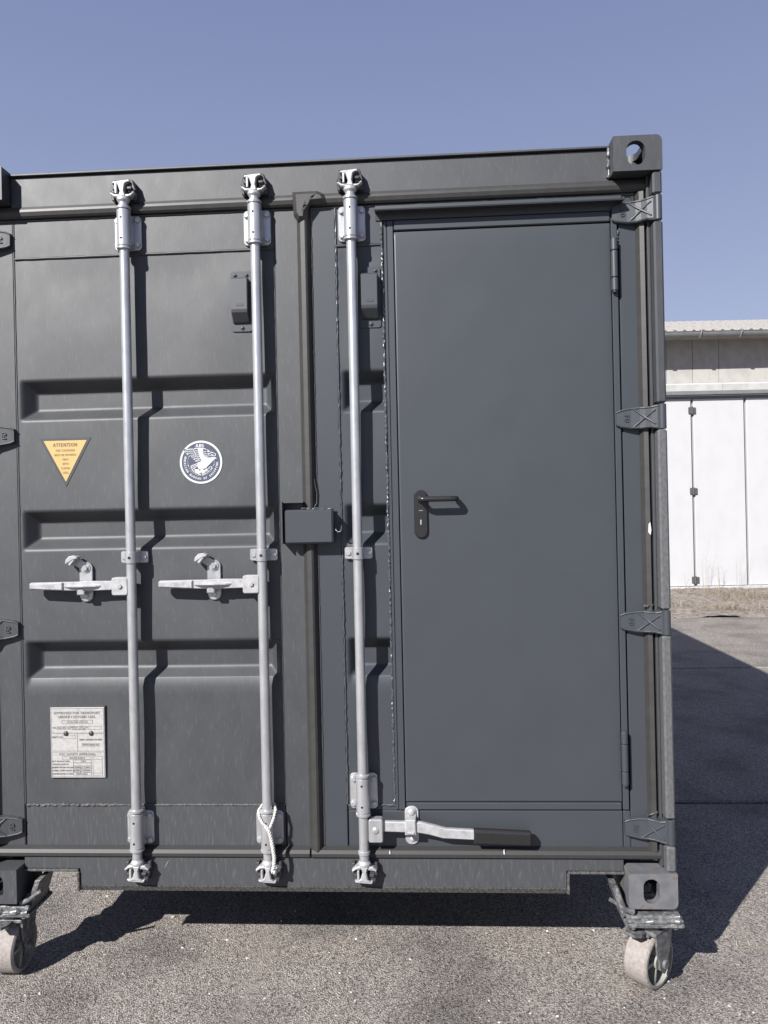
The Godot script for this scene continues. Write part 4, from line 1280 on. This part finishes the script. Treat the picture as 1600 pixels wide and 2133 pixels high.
# ------------------------------------------------------------------ ground
func ground() -> void:
	var g := part("ground", self, [MB.new().box(Vector3(-160, -1.0, -200), Vector3(160, -0.07, 60), 0.0), M.soil])
	tag(g, "bare brown soil around and between the paving slabs", "ground", "", "structure")
	var pave := Node3D.new()
	pave.name = "pavement"
	add_child(pave)
	tag(pave, "grey stone-flecked concrete paving slabs with dark joints", "pavement", "", "structure")
	var zs := [9.0, 5.35, 1.83, -1.67, -5.17, -8.68]
	var xs := [-20.0, -10.3, -1.5, 8.9, 18.0]
	for j in zs.size() - 1:
		for i in xs.size() - 1:
			part("slab", pave, [MB.new().box(Vector3(xs[i] + 0.011, -0.2, zs[j + 1] + 0.021), Vector3(xs[i + 1] - 0.011, 0.0, zs[j] - 0.021), 0.01), M.asphalt])
	# broken last strip before the hall
	var f := FastNoiseLite.new()
	f.seed = 77
	f.frequency = 0.7
	f.fractal_octaves = 5
	var st := MB.new()
	var xa := steps(-6.0, 16.0, [], 0.08, 0.08, 0.0)
	var za := steps(8.7, 12.75, [], 0.06, 0.06, 0.0)
	var fz := func(x: float, y: float) -> float: return -0.006 + 0.05 * f.get_noise_2d(x, y * 1.6) + 0.03 * f.get_noise_2d(x * 7.0, y * 9.0)
	st.field(xa, za, fz)
	var strip := MB.new().add(st, Transform3D(Basis(Vector3(1, 0, 0), Vector3(0, 0, -1), Vector3(0, 1, 0)), Vector3.ZERO))
	part("broken_strip", pave, [strip, M.dirt])
	# loose white chips and dark stones: nobody could count them
	var chip := MB.new()
	var ico := [Vector3(0.5, 0, 0), Vector3(-0.45, 0.05, 0.1), Vector3(0.05, 0.34, 0.0), Vector3(0, -0.3, 0.05), Vector3(0.05, 0.0, 0.5), Vector3(-0.1, 0.05, -0.48)]
	for q in [[0, 2, 4], [4, 2, 1], [1, 2, 5], [5, 2, 0], [4, 3, 0], [1, 3, 4], [5, 3, 1], [0, 3, 5]]:
		chip.tri_h(ico[q[0]], ico[q[1]], ico[q[2]], ico[q[0]] + ico[q[1]] + ico[q[2]])
	var scatter := func(called: String, label: String, count: int, make: Callable) -> void:
		var src := part("src", self, [chip, M.pebble])
		var mm := MultiMesh.new()
		mm.transform_format = MultiMesh.TRANSFORM_3D
		mm.use_colors = true
		mm.mesh = src.mesh
		src.free()
		mm.instance_count = count
		for i in count:
			var r: Array = make.call()
			mm.set_instance_transform(i, Transform3D(Basis(Vector3.UP, rng.randf() * TAU) * Basis(Vector3.RIGHT, rng.randf_range(-0.4, 0.4)) * Basis.from_scale(r[1]), r[0]))
			mm.set_instance_color(i, r[2])
		var o := MultiMeshInstance3D.new()
		o.name = called
		o.multimesh = mm
		add_child(o)
		tag(o, label, "gravel", "", "stuff")
	scatter.call("white_chips", "small white stone chips scattered loose over the paving", 620, func() -> Array:
		var far := rng.randf() < 0.45
		var p := Vector3(rng.randf_range(2.5, 9.0), 0, rng.randf_range(-9.5, -0.5)) if far else Vector3(rng.randf_range(-0.6, 3.2), 0, rng.randf_range(-0.9, 0.9))
		var s := rng.randf_range(0.005, 0.014) if far else (rng.randf_range(0.003, 0.006) if rng.randf() < 0.6 else rng.randf_range(0.007, 0.0125))
		var c := rng.randf_range(0.55, 1.0)
		return [p + Vector3(0, s * 0.12, 0), Vector3(s, s * rng.randf_range(0.6, 1.0), s * rng.randf_range(0.6, 1.0)) * 1.3, Color(c, c * 0.98, c * 0.95)])
	scatter.call("aggregate", "brown and grey stones bedded in the worn paving surface", 6000, func() -> Array:
		var p := Vector3(rng.randf_range(-0.6, 3.6), -0.0005, rng.randf_range(-1.6, 1.0))
		var s := rng.randf_range(0.003, 0.008) if rng.randf() < 0.88 else rng.randf_range(0.008, 0.015)
		var c := rng.randf_range(0.06, 0.3) if rng.randf() < 0.7 else rng.randf_range(0.5, 0.9)
		return [p, Vector3(s * 1.5, s * 0.3, s), Color(c, c * 0.94, c * 0.88)])

func weeds() -> void:
	# dry grass in the broken strip: stuff
	var blade := MB.new()
	blade.quad(Vector3(-0.004, 0, 0), Vector3(0.004, 0, 0), Vector3(0.006, 0.5, 0.05), Vector3(0.001, 0.5, 0.05))
	blade.quad(Vector3(0.001, 0.5, 0.05), Vector3(0.006, 0.5, 0.05), Vector3(0.008, 0.9, 0.26), Vector3(0.006, 0.9, 0.26))
	var src := part("src", self, [blade, M.straw])
	var mm := MultiMesh.new()
	mm.transform_format = MultiMesh.TRANSFORM_3D
	mm.use_colors = true
	mm.mesh = src.mesh
	src.free()
	var f := FastNoiseLite.new()
	f.seed = 31
	f.frequency = 0.45
	var at := []
	var tries := 0
	while at.size() < 26000 and tries < 300000:
		tries += 1
		var p := Vector3(rng.randf_range(3.5, 12.0), -0.02, rng.randf_range(-12.6, -7.6))
		var want := f.get_noise_2d(p.x * 1.3, p.z * 1.6) * 0.8 + 0.32 * clampf((p.x - 6.3) * 0.9, -1.3, 1.0) - 0.04 - maxf(0.0, absf(p.z + 10.2) - 1.2) * 0.35
		if rng.randf() < want * 1.5:
			at.append(p)
	for i in 60:                                        # a tuft in a crack beside the right caster
		at.append(Vector3(2.83 + rng.randfn(0, 0.07), 0.0, -0.27 + rng.randfn(0, 0.05)))
	mm.instance_count = at.size()
	for i in at.size():
		var h := rng.randf_range(0.05, 0.2)
		if at[i].z > -1.0:
			h *= 0.12
		var b := Basis(Vector3.UP, rng.randf() * TAU) * Basis(Vector3.RIGHT, rng.randf_range(0.55, 1.5) if rng.randf() < 0.8 else rng.randf_range(0.0, 0.6)) * Basis.from_scale(Vector3(0.6, h, h))
		mm.set_instance_transform(i, Transform3D(b, at[i]))
		var c := rng.randf_range(0.45, 1.15)
		mm.set_instance_color(i, Color(0.3 * c, 0.245 * c, 0.185 * c))
	var o := MultiMeshInstance3D.new()
	o.name = "dry_grass"
	o.multimesh = mm
	add_child(o)
	tag(o, "dry straw-coloured grass growing in the broken paving before the hall", "grass", "", "stuff")
	# tall dry stalks against the folding doors
	var spots := [[6.98, 0.95, "tallest dry weed stalk before the second white door panel from the container"], [7.3, 0.72, "dry weed with bent stalks between the two door gaps"], [7.62, 0.85, "dry weed stalk left of the second door gap"], [8.28, 1.25, "tall branching dry weed right of the second door gap"], [8.5, 0.8, "low dry weed at the right edge of the photo"], [6.62, 0.35, "small dry weed by the lowest door hinge"]]
	for s in spots:
		var px: float = s[0]
		var w := thing("dry_weed", Vector3(px, 0.0, -12.52 - (px - 6.9) * 0.0565), s[2], "weed", "dry weeds before the hall doors")
		for k in 4:
			var a := MB.new()
			var h: float = s[1] * rng.randf_range(0.55, 1.0)
			var dx := rng.randf_range(-0.1, 0.1)
			var pts := []
			var rr := []
			for i in 7:
				var u := i / 6.0
				pts.append(Vector3(dx * 0.4 + dx * u * u + sin(u * 5.0 + k) * 0.012, h * u - 0.03, k * 0.02 - 0.03 + 0.05 * u * u))
				rr.append(lerpf(0.0026, 0.0009, u))
			a.tube(pts, rr, 5)
			for i in range(3, 7):
				var e: Vector3 = pts[i]
				var q := e + Vector3(rng.randf_range(-0.12, 0.12) * s[1], rng.randf_range(0.05, 0.14) * s[1], rng.randf_range(-0.03, 0.03))
				a.tube([e, e.lerp(q, 0.5) + Vector3(0, -0.01, 0), q], [0.0011, 0.0009, 0.0006], 4)
			part("stalk", w, [a, M.weed])


# ------------------------------------------------------------------ scene
func _ready() -> void:
	rng.seed = 20240
	# camera: a phone held upright, 2.6 m from the doors
	var cam3 := Camera3D.new()
	cam3.name = "camera"
	cam3.position = Vector3(1.6277, 1.6281, 2.5835)
	cam3.rotation = Vector3(0.0, 0.05655, -0.02141)
	cam3.fov = 68.03
	cam3.near = 0.05
	cam3.far = 500.0
	add_child(cam3)
	# clear sky, sun high behind the camera's left shoulder
	var env := Environment.new()
	env.background_mode = Environment.BG_SKY
	var sky := Sky.new()
	var sm := ProceduralSkyMaterial.new()
	sm.sky_top_color = Color(0.165, 0.215, 0.43).linear_to_srgb()
	sm.sky_horizon_color = Color(0.62, 0.72, 0.965).linear_to_srgb()
	sm.sky_curve = 0.24
	sm.ground_horizon_color = Color(0.32, 0.31, 0.3).linear_to_srgb()
	sm.ground_bottom_color = Color(0.2, 0.19, 0.18).linear_to_srgb()
	sm.sun_angle_max = 8.0
	sm.sky_energy_multiplier = 0.73
	sky.sky_material = sm
	env.sky = sky
	env.tonemap_mode = Environment.TONE_MAPPER_LINEAR
	env.tonemap_exposure = 1.9
	env.sdfgi_enabled = true
	env.ssao_enabled = true
	env.ssil_enabled = true
	var we := WorldEnvironment.new()
	we.name = "environment"
	we.environment = env
	add_child(we)
	var sun := DirectionalLight3D.new()
	sun.name = "sun"
	sun.light_energy = 1.6
	sun.light_color = Color(1.0, 0.987, 0.972)
	sun.light_angular_distance = 0.5
	sun.shadow_enabled = true
	add_child(sun)
	sun.look_at_from_position(Vector3.ZERO, Vector3(0.85, -1.0, -1.12), Vector3.UP)

	materials()
	mat("weed", Color(0.33, 0.29, 0.24), 0.9)
	ground()
	hall()
	container()
	caster(2.352, -0.055, deg_to_rad(43.0) - PI / 2, -1.0, "right caster wheel, turned outwards, chipped grey paint and pinkish tread")
	caster(0.1, -0.085, 0.0, 1.0, "left caster wheel, half outside the photo, beige tread facing the viewer")
	rope()
	weeds()
